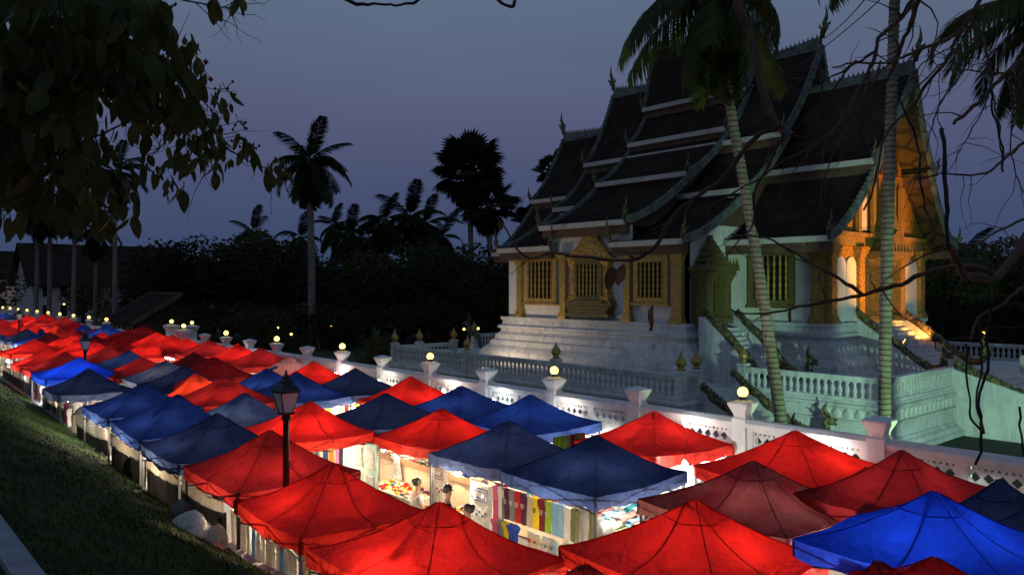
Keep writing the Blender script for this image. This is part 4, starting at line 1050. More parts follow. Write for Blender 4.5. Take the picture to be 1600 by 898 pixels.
for i in range(3):
    p = C_.lerp(D_, i/2.0); p.z = 1.18
    hang(p, 'patterned', .36, .95, 'cloth', 'cream cloth with small heart prints below the bright shirts, %s in line' % ORD[i], 'printed cloths below the shirts', R(-.1, .1), CL['cream'])
    hm = MB()
    for r_ in range(4):
        for c_ in range(2):
            hx_, hz = -.08+.16*c_, -.16-.21*r_
            n0 = [(hx_+.042*16/16*math.sin(t)**3, -.05, hz+.0026*(13*math.cos(t)-5*math.cos(2*t)-2*math.cos(3*t)-math.cos(4*t))) for t in [2*PI*k_/14 for k_ in range(14)]]
            hm.add(n0+[(a_, -.056, b_) for a_, _, b_ in n0], [tuple(range(14)), tuple(range(27, 13, -1))]+[(k_, k_+14, (k_+1) % 14+14, (k_+1) % 14) for k_ in range(14)])
    q = bpy.data.objects.new('heart_print', hm.mesh('heart_print', CL['red' if i != 1 else 'grey'])); COL.objects.link(q); q.parent = bpy.data.objects[[o.name for o in COL.objects if o.name.startswith('hanging_cloth')][-1]]; tag(q, kind='stuff')
for (x, y, D, c, w_, L, kd, lb) in [
  (620, 714, 12.0, 'white', .5, .62, 'dress', 'short white dress hung on the brown front board'),
  (685, 724, 11.2, 'white', .75, 1.2, 'cloth', 'long white embroidered cloth hung beside the seated vendor'),
  (752, 756, 10.6, 'white', .75, 1.3, 'cloth', 'long white embroidered cloth hung right of the standing vendor'),
  (912, 790, 10.3, 'white', .25, .75, 'shirt', 'white shirt at the corner pole of the big navy tent'),
  (926, 800, 10.2, 'olive', .28, .95, 'dress', 'olive dress at the corner pole of the big navy tent'),
  (944, 812, 11.0, 'white', .4, .8, 'cloth', 'plain white cloth hanging in front of the right hand heap'),
  (518, 690, 10.2, 'orange', .25, .7, 'shirt', 'orange shirt hanging left of the mint panelled door'),
  (509, 690, 10.2, 'royal blue', .25, .8, 'shirt', 'royal blue shirt hanging left of the mint panelled door'),
  (528, 688, 10.0, 'pink', .2, .75, 'shirt', 'pink shirt hanging next to the mint panelled door'),
  (533, 690, 10.0, 'black', .2, .8, 'shirt', 'black shirt hanging next to the mint panelled door')]:
    p = at(x, y, D); o = hang(p, c, w_, L, kd, lb)
    if 'embroidered' in lb:
        q = MB()
        for (a_, z0, z1) in ((.26, -.1, -.36), (.18, -.16, -.30)):
            for xx in (-a_, a_): q.box((xx-.008, -.056, z1), (xx+.008, -.05, z0))
            for zz in (z0, z1): q.box((-a_, -.057, zz-.008), (a_, -.049, zz+.008))
        for k_ in range(5): q.cbox((-.2+.1*k_, -.053, -.6-.07*(k_ % 2)), (.05, .006, .05), 0)
        e_ = bpy.data.objects.new('embroidery', q.mesh('embroidery', CL['maroon' if x < 700 else 'royal blue'])); COL.objects.link(e_); e_.parent = o; tag(e_, kind='stuff')
# small hanging goods under the navy tent by the wall
for i in range(11):
    p = at(505+i*9, 634-i*.4, 12.8); c = random.choice(['orange', 'yellow', 'white', 'red', 'lime green', 'cream', 'teal'])
    hang(p, c, .22, .6, 'cloth', '%s scarf in the row under the navy tent by the wall, %s in line' % (c, ORD[i]), 'scarves under the navy tent by the wall')
for i in range(7):
    p = at(868+i*7, 684-i*1.2, 13.2); c = random.choice(['olive', 'lime green', 'cream', 'maroon', 'orange'])
    hang(p, c, .18, .6, 'cloth', '%s scarf under the wall side of the deep blue tent, %s in line' % (c, ORD[i]), 'scarves under the deep blue tent')
# white garments at the bank side of the near red tents
for i in range(13):
    u = i/12; px = 366+92*u+R(-2, 2)
    p = at(px, 790+72*u, 5.5); c = ['white', 'cream', 'white', 'white', 'pale blue', 'white'][i % 6]
    p.z = 1.86; L = R(.7, 1.05)
    hang(p, c, R(.15, .26), L, 'dress' if i % 3 else 'shirt', '%s garment hung under the red tent beside the bank, %s from the left' % (c, ORD[i]), 'white garments beside the bank', R(-.5, .5))
for i in range(8):
    p = at(478+24*i, 868+16*i, 5.6); p.z = 1.78
    hang(p, ['cream', 'white', 'grey', 'white'][i % 4], .25, .8, 'dress', 'pale garment hung under the nearest red tent by the bank, %s from the left' % ORD[i], 'pale garments at the nearest tent')
for i in range(16):
    u = i/15; p = at(2+58*u, 548-4*u+R(-3, 3), 9.4+R(-.3, .5)); c = random.choice(['white', 'pink', 'cream', 'grey', 'maroon', 'pale blue'])
    hang(p, c, .4, R(.7, 1.0), 'shirt', '%s garment in the lit stall at the left edge, %s from the left' % (c, ORD[i]), 'clothes in the left edge stalls', R(-.5, .5))
for i in range(14):
    u = i/13; p = at(24+92*u+R(-3, 3), 572+52*u+R(-4, 4), 7.3-1.3*u); c = ['white', 'cream', 'white', 'pale blue', 'white', 'pink'][i % 6]; p.z = R(1.7, 1.85)
    hang(p, c, R(.3, .5), R(.8, 1.2), 'dress' if i % 2 else 'shirt', '%s garment on the bank side of the far stalls, %s from the left' % (c, ORD[i]), 'clothes on the bank side of the far stalls', R(-.6, .6))
# black curtains and pale lining strips along the bank side
def curtain(pa, pb, D, z0, z1, label):
    a, b = X_at(pa, D), X_at(pb, D)
    m = MB().grid(lambda u, v: V((a+(b-a)*u, D+.05*math.sin(u*26)*(1-.4*v), z0+(z1-z0)*v-.07*math.sin(PI*u)*v)), 48, 4)
    tag(m.build('black_curtain', CL['black'], None, True, (a, D, z0)), label, 'curtain', 'black curtains along the bank')
    m = MB().grid(lambda u, v: V((a+(b-a)*u, D-.03, z1-.05+.32*v-.06*math.sin(PI*u))), 20, 1)
    tag(m.build('lining_strip', M['inner'], None, True, (a, D-.03, z1)), 'pale lining strip above the '+label, 'awning strip', 'pale lining strips above the curtains')
curtain(286, 352, 5.22, .1, 1.88, 'black curtain below the dark red tent beside the bank')
curtain(230, 284, 5.3, .1, 1.88, 'black curtain below the navy tent beside the bank')
curtain(174, 226, 5.4, .1, 1.88, 'black curtain below the deep blue tent beside the bank')
curtain(120, 170, 5.75, .1, 1.66, 'added black screen below the tube lamp beside the bank')  # this and the next two are added to keep stall light off the grass
curtain(4, 62, 7.05, .1, 1.45, 'added low black screen at the left edge of the market')
curtain(66, 116, 6.35, .1, 1.5, 'added low black screen below the far stalls beside the bank')
# mint panelled door used as a stall back
xa, xb = X_at(536, 9.9), X_at(588, 9.9)
t = thing('panelled_door', 'pale mint wooden door with six raised panels standing in a stall', 'door', ((xa+xb)/2, 9.9, 0))
MB().box((xa, 9.9, 0), (xb, 9.96, 2.02)).build('slab', CL['mint'], t)
for i in range(3):
    for j in range(3):
        w3 = (xb-xa)/3
        MB().sqlathe([(.5, -.5), (.5, .2), (.4, .5)]).build  # noqa
        m = MB(); x0, x1 = xa+w3*i+.07, xa+w3*(i+1)-.07; z0 = .12+.63*j; z1 = z0+.52
        m.add([(x0, 9.897, z0), (x1, 9.897, z0), (x1, 9.897, z1), (x0, 9.897, z1), (x0+.05, 9.87, z0+.05), (x1-.05, 9.87, z0+.05), (x1-.05, 9.87, z1-.05), (x0+.05, 9.87, z1-.05)],
              [(4, 5, 6, 7), (0, 1, 5, 4), (1, 2, 6, 5), (2, 3, 7, 6), (3, 0, 4, 7), (3, 2, 1, 0)])
        m.build('panel', CL['white'], t)

# ------------------------------------------------------------------ sacks on the bank
def sack(px, py, z, r, sq, c, label):
    p = atz(px, py, z); m = MB()
    def f(u, v):
        a, b = 2*PI*u, PI*v; d = V((math.cos(a)*math.sin(b), math.sin(a)*math.sin(b), -math.cos(b)))
        k = 1+.22*noise.noise(d*1.6+V((px, 0, 0)))+.08*noise.noise(d*5)
        if v > .86: k *= 1.12-.3*(v-.86)
        return p+V((d.x*r*k*1.25, d.y*r*k*.9, (d.z*sq*k+.75*sq)*r))
    m.grid(f, 18, 12)
    o = m.build('sack', CL[c], None, True, p); tag(o, label, 'bag', 'bags left on the grass edge')
    pz = kerb_at(p.x)
    return o
sack(298, 846, 1.50, .34, .8, 'white', 'big crumpled white plastic sack on the grass by the kerb')
sack(338, 862, 1.36, .20, 1.2, 'cream', 'upright pale bag next to the black tent pole')
sack(334, 872, 1.34, .16, .9, 'striped', 'small striped bag on the kerb in front of the pale bag')
sack(283, 812, 1.42, .22, .9, 'grey', 'dull grey bundle behind the big white sack')
for i, (x, y) in enumerate(((128, 655), (112, 648), (98, 640), (78, 622), (60, 612), (200, 730), (218, 745))):
    sack(x, y, 1.25, R(.22, .32), R(.8, 1.2), ['grey', 'white', 'grey', 'maroon', 'grey', 'black', 'grey'][i], '%s bundle left along the far kerb, %s from the left' % (['grey', 'white', 'grey', 'maroon', 'grey', 'black', 'grey'][i], ['fifth', 'fourth', 'third', 'second', 'first', 'sixth', 'seventh'][i]))

# ------------------------------------------------------------------ people
def skinned(name, mt, parent, pts, edges, rad, sub=2):
    me = bpy.data.meshes.new(name); me.from_pydata(pts, edges, []); me.materials.append(mt)
    o = bpy.data.objects.new(name, me); COL.objects.link(o)
    md = o.modifiers.new('skin', 'SKIN'); 
    if not me.skin_vertices: 
        import bmesh
        bm = bmesh.new(); bm.from_mesh(me); bm.verts.layers.skin.verify(); bm.to_mesh(me); bm.free()
    for v, r in zip(me.skin_vertices[0].data, rad): v.radius = (r, r)
    me.skin_vertices[0].data[0].use_root = True
    md.use_smooth_shade = True
    if sub: o.modifiers.new('sub', 'SUBSURF').levels = sub; o.modifiers['sub'].render_levels = sub
    if parent: o.parent = parent
    return o
def person(loc, rz, sit, shirt, legs, label, long_hair=False, tilt=0):
    t = thing('person', label, 'person', loc); t.rotation_euler.z = rz
    if sit: hip, kn, an = .42, (.0, -.40, .44), (.0, -.42, .07)
    else: hip, kn, an = .90, (.0, -.02, .48), (.0, .03, .07)
    ch = hip+.30; sh = hip+.48; nk = hip+.56; hd = hip+.70
    P = [(0, 0, hip), (0, .01, hip+.15), (0, .01+tilt*.3, ch), (0, tilt*.8, sh), (0, -.01+tilt, nk)]; rr = [.13, .115, .135, .10, .052]
    E = [(0, 1), (1, 2), (2, 3), (3, 4)]
    def addv(p, r, par): P.append(p); rr.append(r); E.append((par, len(P)-1)); return len(P)-1
    hv = addv((0, -.02+tilt*1.1, hd-.03), .078, 4); addv((0, -.025+tilt*1.15, hd+.07), .088, hv); 
    for s in (-1, 1):
        a = addv((s*.17, tilt*.8, sh-.02), .058, 3); b = addv((s*.23, -.04+tilt, sh-.28), .042, a); c = addv((s*.16, -.26+tilt, sh-.36), .030, b); d = addv((s*.13, -.34+tilt, sh-.35), .034, c)
        for k in range(4): 
            f1 = addv((s*.13+(k-1.5)*.021, -.395+tilt, sh-.355), .010, d); addv((s*.13+(k-1.5)*.022, -.43+tilt, sh-.385), .009, f1)
        f1 = addv((s*.13-s*.045, -.35+tilt, sh-.345), .011, d); addv((s*.13-s*.06, -.385+tilt, sh-.355), .010, f1)
        h_ = addv((s*.09, -.0, hip-.05), .092, 0); k_ = addv((s*.11, kn[1], kn[2]), .062, h_); f_ = addv((s*.11, an[1], an[2]), .042, k_); addv((s*.12, an[1]-.15, .035), .034, f_)
    skinned('body', M['skin'], t, P, E, rr)
    # shirt and trousers over the body
    SP = [(0, 0, hip-.02), (0, .01, hip+.15), (0, .01+tilt*.3, ch), (0, tilt*.8, sh-.01)]; SR = [.15, .135, .155, .11]; SE = [(0, 1), (1, 2), (2, 3)]
    for s in (-1, 1):
        SP.append((s*.175, tilt*.8, sh-.02)); SR.append(.074); SE.append((3, len(SP)-1)); SP.append((s*.22, -.025+tilt*.9, sh-.20)); SR.append(.064); SE.append((len(SP)-2, len(SP)-1))
    skinned('shirt', CL[shirt], t, SP, SE, SR)
    TP = [(0, 0, hip+.02)]; TR = [.145]; TE = []
    for s in (-1, 1):
        TP += [(s*.09, 0, hip-.05), (s*.11, kn[1], kn[2]), (s*.11, an[1], an[2]+.06)]; TR += [.108, .076, .062]; n = len(TP); TE += [(0, n-3), (n-3, n-2), (n-2, n-1)]
    skinned('trousers', CL[legs], t, TP, TE, TR)
    hm = MB(); hc = V((0, -.015+tilt*1.12, hd+.035))
    def hp(u, v):
        a, b = 2*PI*u, PI*.62*v
        d = V((math.cos(a)*math.sin(b), math.sin(a)*math.sin(b), math.cos(b))); k = 1.0
        if d.y < -.35 and v > .6: k = .80
        return hc+V((d.x*.098*k, d.y*.112*k+.012, d.z*.125))
    hm.grid(hp, 16, 9)
    if long_hair: hm.lathe([(.01, -.05), (.05, -.03), (.06, .01), (.04, .05), (.01, .06)], 8, (hc.x, hc.y+.10, hc.z+.05))
    o = bpy.data.objects.new('hair', hm.mesh('hair', M['hair'], True)); COL.objects.link(o); o.parent = t
    fm = MB(); fy = hc.y-.095
    fm.tube([(0, fy+.012, hd+.035), (0, fy-.012, hd-.0)], [.008, .014], 6)
    fm.tube([(-.022, fy+.012, hd-.035), (.022, fy+.012, hd-.035)], .006, 5)
    for s in (-1, 1): fm.lathe([(.004, -.02), (.012, 0), (.004, .02)], 6, (s*.092, hc.y+.012, hd+.012)); fm.lathe([(.002, -.006), (.009, 0), (.002, .006)], 6, (s*.03, fy+.012, hd+.03))
    o = bpy.data.objects.new('face', fm.mesh('face', M['skin'], True)); COL.objects.link(o); o.parent = t
p = at(697, 768, 9.6); person((p.x, p.y, 0), 2.6, False, 'black', 'grey', 'vendor standing in a dark top with short black hair, seen from behind', False, -.03)
p = at(652, 771, 10.3); person((p.x, p.y, .12), 2.9, True, 'white', 'black', 'vendor seated in a white top with hair in a bun', True)
p = at(737, 797, 9.5); person((p.x, p.y, .30), -.6, True, 'maroon', 'black', 'vendor sitting low in the aisle with long dark hair, beside the white cloth', True, -.06)
#@@PART4
# ================================================================== palms
def frond_mesh(L, droop, nl, mt, wid=.055, seed=0, hang=.7):
    rd = random.Random(seed); m = MB()
    pts = []
    n = 14
    for i in range(n+1):
        s = i/n; a = droop*s**1.3
        pts.append(V((0, 0, 0)) if i == 0 else pts[-1]+V((math.cos(a)*L/n, 0, -math.sin(a)*L/n)))
    m.tube(pts, [.032*(1-.9*i/n)*L/3 for i in range(n+1)], 4)
    for i in range(nl):
        s = .10+.90*i/nl; k = min(n-1, int(s*n)); p = pts[k].lerp(pts[k+1], s*n-k); d = (pts[k+1]-pts[k]).normalized()
        ll = L*(.32 if mt.name.startswith('far') else .30)*math.sin(PI*(.12+.82*s))**.7*rd.uniform(.8, 1.1)
        for sg in (-1, 1):
            o = (V((0, sg, 0))*.75+d*.6+V((0, 0, -hang*rd.uniform(.5, 1.2)))).normalized()
            o2 = (o+V((0, 0, -.75*hang))).normalized(); w = d*wid*.5*rd.uniform(.7, 1.2)*L/3
            q = p+o*ll*.5; e = q+o2*ll*.5
            m.add([p-w*.7, p+w*.7, q+w, q-w, e], [(0, 1, 2, 3), (3, 2, 4)])
    return m.mesh('frond', mt)
def fan_mesh(L, mt, seed=0):
    rd = random.Random(seed); m = MB(); pl = L*.55
    m.tube([(0, 0, 0), (pl*.5, 0, .03*L), (pl, 0, 0)], [.03*L, .025*L, .02*L], 4)
    for i in range(26):
        a = (i/25-.5)*2*2.3; r = L*.55*rd.uniform(.85, 1.05)*(1-.12*abs(a)/2.3)
        d = V((math.cos(a), math.sin(a), -.12-.12*abs(a))).normalized(); s = V((-math.sin(a), math.cos(a), 0))*.055*L
        p = V((pl, 0, 0)); q = p+d*r*.62; e = p+d*r+V((0, 0, -.07*L))
        m.add([p, q-s, q+s, e], [(0, 1, 2), (1, 3, 2)])
    return m.mesh('fan_leaf', mt)
def trunk_mb(pts, r0, r1, rings, n=10):
    m = MB(); pts = [V(p) for p in pts]; ds = []
    for a, b in zip(pts, pts[1:]):
        for i in range(6): ds.append(a.lerp(b, i/6))
    ds.append(pts[-1])
    # smooth
    for _ in range(3): ds = [ds[0]]+[(ds[i-1]+ds[i]*2+ds[i+1])/4 for i in range(1, len(ds)-1)]+[ds[-1]]
    out = []; rad = []; N_ = len(ds)-1
    L = sum((b-a).length for a, b in zip(ds, ds[1:])); nr = int(L/rings)
    for i in range(nr*2+1):
        t = i/(nr*2)*N_; k = min(N_-1, int(t)); out.append(ds[k].lerp(ds[k+1], t-k)); s = i/(nr*2)
        rad.append((r0+(r1-r0)*s)*(1.07 if i % 2 else .94)*(1+.7*max(0, .06-s)/.06))
    m.tube(out, rad, n); return m
FR = {}
def palm(path, label, kind='coconut', L=3.0, nf=24, mt='frond', bark='palmbark', r0=.2, r1=.12, spread=(-1.35, 1.2), group='palms', nl=34, skirt=0):
    path = [V(p) for p in path]; b = path[0]; top = path[-1]
    t = thing('palm_tree', label, 'palm', b, group)
    trunk_mb(path, r0, r1, .16 if mt == 'frond' else .5).build('trunk', M[bark], t, True)
    key = (kind, mt, L > 3.5)
    if key not in FR:
        if kind == 'coconut': FR[key] = [frond_mesh(1.0*3, d*(1.15 if mt == 'frondfar' else 1), nl+(16 if mt == 'frondfar' else 8), M[mt], .085 if mt == 'frondfar' else .075, i, h) for i, (d, h) in enumerate(((1.2, .6), (1.7, .8), (2.1, .9), (.7, .5)))]
        else: FR[key] = [fan_mesh(3.0, M[mt], i) for i in range(3)]
    for i in range(nf):
        az = i*2.39996+R(-.25, .25); s = i/nf; el = spread[1]+(spread[0]-spread[1])*s**.8+R(-.12, .12)
        sc = L/3*R(.85, 1.08)*(1.0 if el > -.6 else .85)
        me = FR[key][(3 if el > .7 else random.choice((0, 1, 2)) if el > -.5 else 3) % len(FR[key])]
        link('frond', me, t, top+V((0, 0, R(-.15, .1)-(.25 if el < -.5 else 0))), (R(-.3, .3), -el, az), (sc, sc, sc))
    for i in range(skirt):
        az = R(0, 6.28); sc = L/3*R(.7, .95); link('dead_frond', FR[key][3 % len(FR[key])], t, top+V((0, 0, -.3)), (R(-.4, .4), R(1.15, 1.5), az), (sc, sc*.8, sc))
    return t
def gpath(pix, k): return [aty(x, y, k) for x, y in pix]
pp = gpath([(1222, 668), (1206, 560), (1190, 450), (1170, 330), (1150, 220), (1133, 120), (1117, -40)], 19.6)
b0 = V((pp[0].x+.12, pp[0].y-.05, 0)); palm([b0]+pp, 'leaning coconut palm with pale ringed trunk in front of the temple', L=3.3, nf=24, r0=.165, r1=.105, spread=(-1.5, .55), skirt=9, nl=44)
pp = gpath([(1382, 665), (1383, 520), (1386, 400), (1390, 250), (1394, 120), (1398, 0), (1402, -170)], 18.8)
b0 = V((pp[0].x, pp[0].y, 0)); palm([b0]+pp, 'upright palm with mint lit trunk crossing the temple gable, its crown above the picture', L=3.0, nf=22, r0=.15, r1=.115, spread=(-.9, 1.2))
pp = gpath([(1705, 700), (1690, 400), (1660, 150), (1640, 10)], 16.5)
b0 = V((pp[0].x, pp[0].y, 0)); palm([b0]+pp, 'palm past the right edge whose fronds hang into the upper right corner', L=3.0, nf=24, r0=.17, r1=.12, spread=(-1.2, 1.1))
def base_of(x, y, k): p = aty(x, y, k); p.z = 0; return p
pp = gpath([(487, 535), (487, 420), (485, 320), (484, 250)], 75)
palm([base_of(487, 540, 75)]+pp, 'tall lone coconut palm in the garden with a slim pale trunk', L=5.0, nf=34, mt='frondfar', bark='palmbarkfar', r0=.40, r1=.28, spread=(-1.5, 1.2), nl=26, skirt=9)
q = base_of(499, 540, 74); st = MB().tube([q, aty(490, 488, 74.6)], .10, 6).build('prop_pole', M['palmbarkfar'], None, False, q); tag(st, 'slanting prop pole leaning on the tall lone palm', 'pole')
for (x, yt, k, L, lb, nf) in [(600, 345, 95, 5.2, 'dark coconut palm left of the pair of palms in the middle distance', 20), (640, 338, 98, 5.8, 'dark coconut palm, left one of the close pair in the middle distance', 22), (664, 350, 101, 5.2, 'dark coconut palm, right one of the close pair in the middle distance', 18),
      (575, 372, 104, 4.6, 'dark palm crown low between the lone palm and the middle pair', 18), (690, 372, 108, 4.8, 'dark palm crown low between the pair and the sugar palms', 18), (520, 352, 110, 4.4, 'small far palm just right of the lone palm', 16), (395, 362, 108, 4.6, 'small far palm left of the lone palm', 16), (546, 365, 92, 4.8, 'low dark palm right of the tall lone palm', 18), (470, 372, 96, 4.6, 'low dark palm behind the tall lone palm', 16), (180, 268, 78, 4.2, 'slim palm at the left with a pale trunk below the hanging leaves', 22),
      (58, 330, 90, 4.0, 'palm in front of the pink house, left one of the group', 16), (78, 320, 86, 4.2, 'palm in front of the pink house, middle one of the group', 16), (116, 325, 84, 4.0, 'palm in front of the pink house, right one of the group', 16),
      (150, 360, 88, 4.0, 'shorter palm left of the slim pale palm', 16), (1500, 400, 80, 4.2, 'dark palm behind the temple at the right edge', 14)]:
    palm([base_of(x-2, 500, k), aty(x-1, 470, k), aty(x, (470+yt)/2, k), aty(x, yt, k)], lb, L=L, nf=nf, mt='frondfar', bark='palmbarkfar', r0=.26, r1=.18, spread=(-1.4, 1.15), nl=26, skirt=4)
for (x, yt, k, L, nf, lb) in [(732, 268, 88, 4.6, 40, 'tall sugar palm with a round head of fan leaves left of the temple'), (762, 318, 88.5, 3.9, 30, 'sugar palm leaning close to the tall one, fan leaves lower'), (862, 268, 95, 2.6, 22, 'sugar palm top showing over the left temple eaves'), (826, 345, 90, 2.4, 18, 'small fan palm beside the lowest left temple eave'), (846, 330, 100, 2.4, 16, 'fan palm half hidden behind the left temple roof')]:
    palm([base_of(x+6, 500, k), aty(x+5, 420, k), aty(x, yt, k)], lb, 'sugar', L=L, nf=nf, mt='frondfar', bark='palmbarkfar', r0=.34, r1=.28, spread=(-1.5, 1.3), skirt=6)

# ================================================================== garden trees
def crown_mesh(seed, n, mt, leaf=.033):
    rd = random.Random(seed); m = MB()
    blobs = [(V((rd.gauss(0, .42), rd.gauss(0, .42), rd.uniform(-.35, .5))), rd.uniform(.28, .5)) for _ in range(13)]
    for i in range(n):
        c, r = blobs[i % len(blobs)]
        d = V((rd.gauss(0, 1), rd.gauss(0, 1), rd.gauss(0, 1))).normalized(); p = c+d*r*rd.uniform(.55, 1.0)**.6
        s = leaf*rd.uniform(.6, 1.4); a = V((rd.gauss(0, 1), rd.gauss(0, 1), rd.gauss(0, .6))).normalized(); b = a.cross(V((rd.gauss(0, 1), rd.gauss(0, 1), rd.gauss(0, 1)))).normalized()
        m.add([p-a*s, p+b*s*.55, p+a*s, p-b*s*.55], [(0, 1, 2, 3)])
    return m.mesh('crown', M[mt])
CRN = [crown_mesh(i, 7000, 'fol' if i % 2 else 'folb') for i in range(5)]
def tree(x, ytop, w, h, k, label, ybase=545, group='dark garden trees'):
    """crown centred on picture column x, w and h in metres"""
    b = base_of(x, ybase, k); top = aty(x, ytop, k).z
    t = thing('tree', label, 'tree', b, group)
    cz = top-h*.45; m = MB(); m.tube([b, b+V((.1, 0, cz*.4)), V((b.x, b.y, cz))], [.35, .26, .14], 7)
    for i in range(5):
        a = i*1.3; m.tube([V((b.x, b.y, cz*(.45+.08*i))), V((b.x+math.cos(a)*w*.25, b.y+math.sin(a)*w*.25, cz+h*.05*(i-2)))], [.14, .04], 5)
    m.build('trunk', M['leafbark'], t, True)
    link('crown', random.choice(CRN), t, (b.x, b.y, cz), (0, 0, R(0, 6.28)), (w*.62, w*.62, h*.55))
for (x, yt, w, h, k, lb) in [
  (312, 385, 12, 11, 92, 'broad dark tree left of the lone palm, beside the tiled house'), (350, 368, 14, 13, 90, 'tallest broad dark tree between the house and the lone palm'), (405, 360, 13, 13, 95, 'broad dark tree just left of the lone palm'),
  (440, 372, 11, 12, 88, 'dark tree touching the lone palm trunk'), (520, 390, 12, 11, 84, 'dark tree right of the lone palm'), (575, 392, 12, 12, 90, 'dark tree under the first middle distance palm'), (630, 385, 13, 12, 88, 'dark tree under the pair of palms'),
  (690, 375, 12, 13, 92, 'dark tree left of the sugar palms'), (742, 385, 11, 12, 80, 'dark tree at the foot of the sugar palms'), (790, 385, 9, 12, 74, 'dark tree against the left end of the temple'), (250, 425, 8, 8, 104, 'low dark tree in front of the long tiled roof'),
  (130, 440, 7, 7, 120, 'low dark tree between the slim palms'), (1490, 372, 9, 12, 70, 'dark tree just right of the temple gable'), (1540, 365, 11, 13, 74, 'dark tree at the right behind the bare branches'), (1600, 380, 12, 13, 70, 'dark tree at the right picture edge'), (1670, 370, 12, 13, 72, 'dark tree beyond the right picture edge'), (1450, 430, 8, 8, 78, 'low dark tree behind the front steps'),
  (-90, 380, 12, 12, 95, 'dark tree beyond the left picture edge')]:
    tree(x, yt, w, h, k, lb)
for i, (x, yt, w, h, k, lb) in enumerate([(360, 470, 9, 5, 78, 'low shrub mass left of the lone palm'), (420, 476, 9, 5, 74, 'low shrub mass by the lone palm trunk'), (530, 478, 9, 5, 76, 'low shrub right of the lone palm'), (610, 470, 9, 6, 80, 'low shrub under the middle palms'), (680, 468, 9, 6, 78, 'low shrub left of the balustrade end'), (735, 460, 8, 7, 76, 'low shrub behind the left balustrade'), (1530, 470, 9, 7, 62, 'shrub behind the outer stair'), (1590, 475, 9, 6, 64, 'shrub at the right edge behind the stair'), (185, 476, 5, 3, 84, 'shrub beside the small tiled house')]):
    tree(x, yt, w, h, k, lb, group='garden shrubs')
b = aty(590, 520, 45); t = thing('clipped_bush', 'dark clipped cone bush at the left corner of the terrace', 'bush', (b.x, b.y, 0))
MB().tube([(b.x, b.y, 0), (b.x, b.y, 1.2)], .08, 6).build('trunk', M['leafbark'], t)
link('crown', CRN[1], t, (b.x, b.y, 1.6), (0, 0, 1), (1.5, 1.5, 1.9))

# ================================================================== houses at the left
def house(x0, x1, d0, d1, zw, zr, label, wall='pinkwall', wins=None, gable='x', oh=.8):
    t = thing('house', label, 'house', ((x0+x1)/2, d0, 0))
    MB().box((x0, d0, 0), (x1, d1, zw)).build('wall', M[wall], t)
    m = MB(); th = .22
    if gable == 'x':
        c = (d0+d1)/2; sl = (zr-zw)/(c-d0)
        for sg, dd in ((-1, d0-oh), (1, d1+oh)):
            ze = zw-oh*sl
            poly = [(dd, ze), (c, zr), (c, zr+th), (dd, ze+th)]
            m.prism(poly, 'x', x0-oh, x1+oh)
        m.build('roof', M['tile'], t)
        MB().prism([(d0, zw), (d1, zw), (c, zr-.05)], 'x', x0+.02, x1-.02).build('gable_wall', M[wall], t)
        m = MB().box((x0-oh, c-.12, zr+th-.05), (x1+oh, c+.12, zr+th+.12)); 
        for X in (x0-oh, x1+oh):
            m.prism([(d0-oh, zw-oh*sl-.02), (c, zr-.02), (c, zr+th+.1), (d0-oh, zw-oh*sl+th+.08)], 'x', X-.08, X+.08)
        m.build('ridge_trim', M['soffit'], t)
    for (X, z, w_, h_) in (wins or []):
        f = MB(); f.box((X-w_/2-.12, d0-.10, z-.12), (X+w_/2+.12, d0-.003, z)); f.box((X-w_/2-.12, d0-.10, z+h_), (X+w_/2+.12, d0-.003, z+h_+.12)); f.box((X-w_/2-.12, d0-.10, z), (X-w_/2, d0-.003, z+h_)); f.box((X+w_/2, d0-.10, z), (X+w_/2+.12, d0-.003, z+h_))
        f = f.build('window', M['whitewall'], t); MB().box((X-w_/2, d0-.04, z), (X+w_/2, d0-.004, z+h_)).build('pane', M['dark'], f)
    return t
M['pinkwall'] = mat('pinkish_lime_wall', (.66, .50, .46), (.48, .36, .33), .6, .85, 8, .3)
def house_y(x0, x1, d0, d1, zw, zr, label, wall, wins):
    t = thing('house', label, 'house', (x1, d0, 0))
    MB().box((x0, d0, 0), (x1, d1, zw)).build('wall', M[wall], t)
    c = (x0+x1)/2; oh = 1.0; sl = (zr-zw)/(c-x0); th = .22; m = MB()
    for dd in (x0-oh, x1+oh): m.prism([(dd, zw-oh*sl), (c, zr), (c, zr+th), (dd, zw-oh*sl+th)], 'y', d0-oh, d1+oh)
    m.build('roof', M['tile'], t)
    MB().prism([(x0, zw), (x1, zw), (c, zr-.05)], 'y', d0+.02, d1-.02).build('gable_wall', M[wall], t)
    for (D, z, w_, h_) in wins:
        f = MB()
        for (p0, p1, q0, q1) in ((D-w_/2-.12, D+w_/2+.12, z-.12, z), (D-w_/2-.12, D+w_/2+.12, z+h_, z+h_+.12), (D-w_/2-.12, D-w_/2, z, z+h_), (D+w_/2, D+w_/2+.12, z, z+h_)): f.box((x1+.003, p0, q0), (x1+.1, p1, q1))
        f = f.build('window', M['whitewall'], t); MB().box((x1+.004, D-w_/2, z), (x1+.04, D+w_/2, z+h_)).build('pane', M['dark'], f)
    return t
c_ = aty(15, 432, 165)
house_y(c_.x-14, c_.x, c_.y-9, c_.y+4.1, 8.2, 13.5, 'pinkish two storey house lit by a lamp at the far left edge', 'pinkwall', [(c_.y-1.2, 1.2, 1.1, 2.1), (c_.y-1.2, 4.9, 1.1, 2.1), (c_.y-4.5, 4.9, 1.1, 2.1), (c_.y-4.5, 1.2, 1.1, 2.1)])
house_y(-166, -150, 25.5, 50.3, 6.8, 13.3, 'long two storey house with dark ridge behind the slim palms', 'pinkwall', [(27.5+2.6*i, z, 1.1, 1.9) for i in range(9) for z in (1.0, 4.2)])
c_ = aty(262, 466, 72)
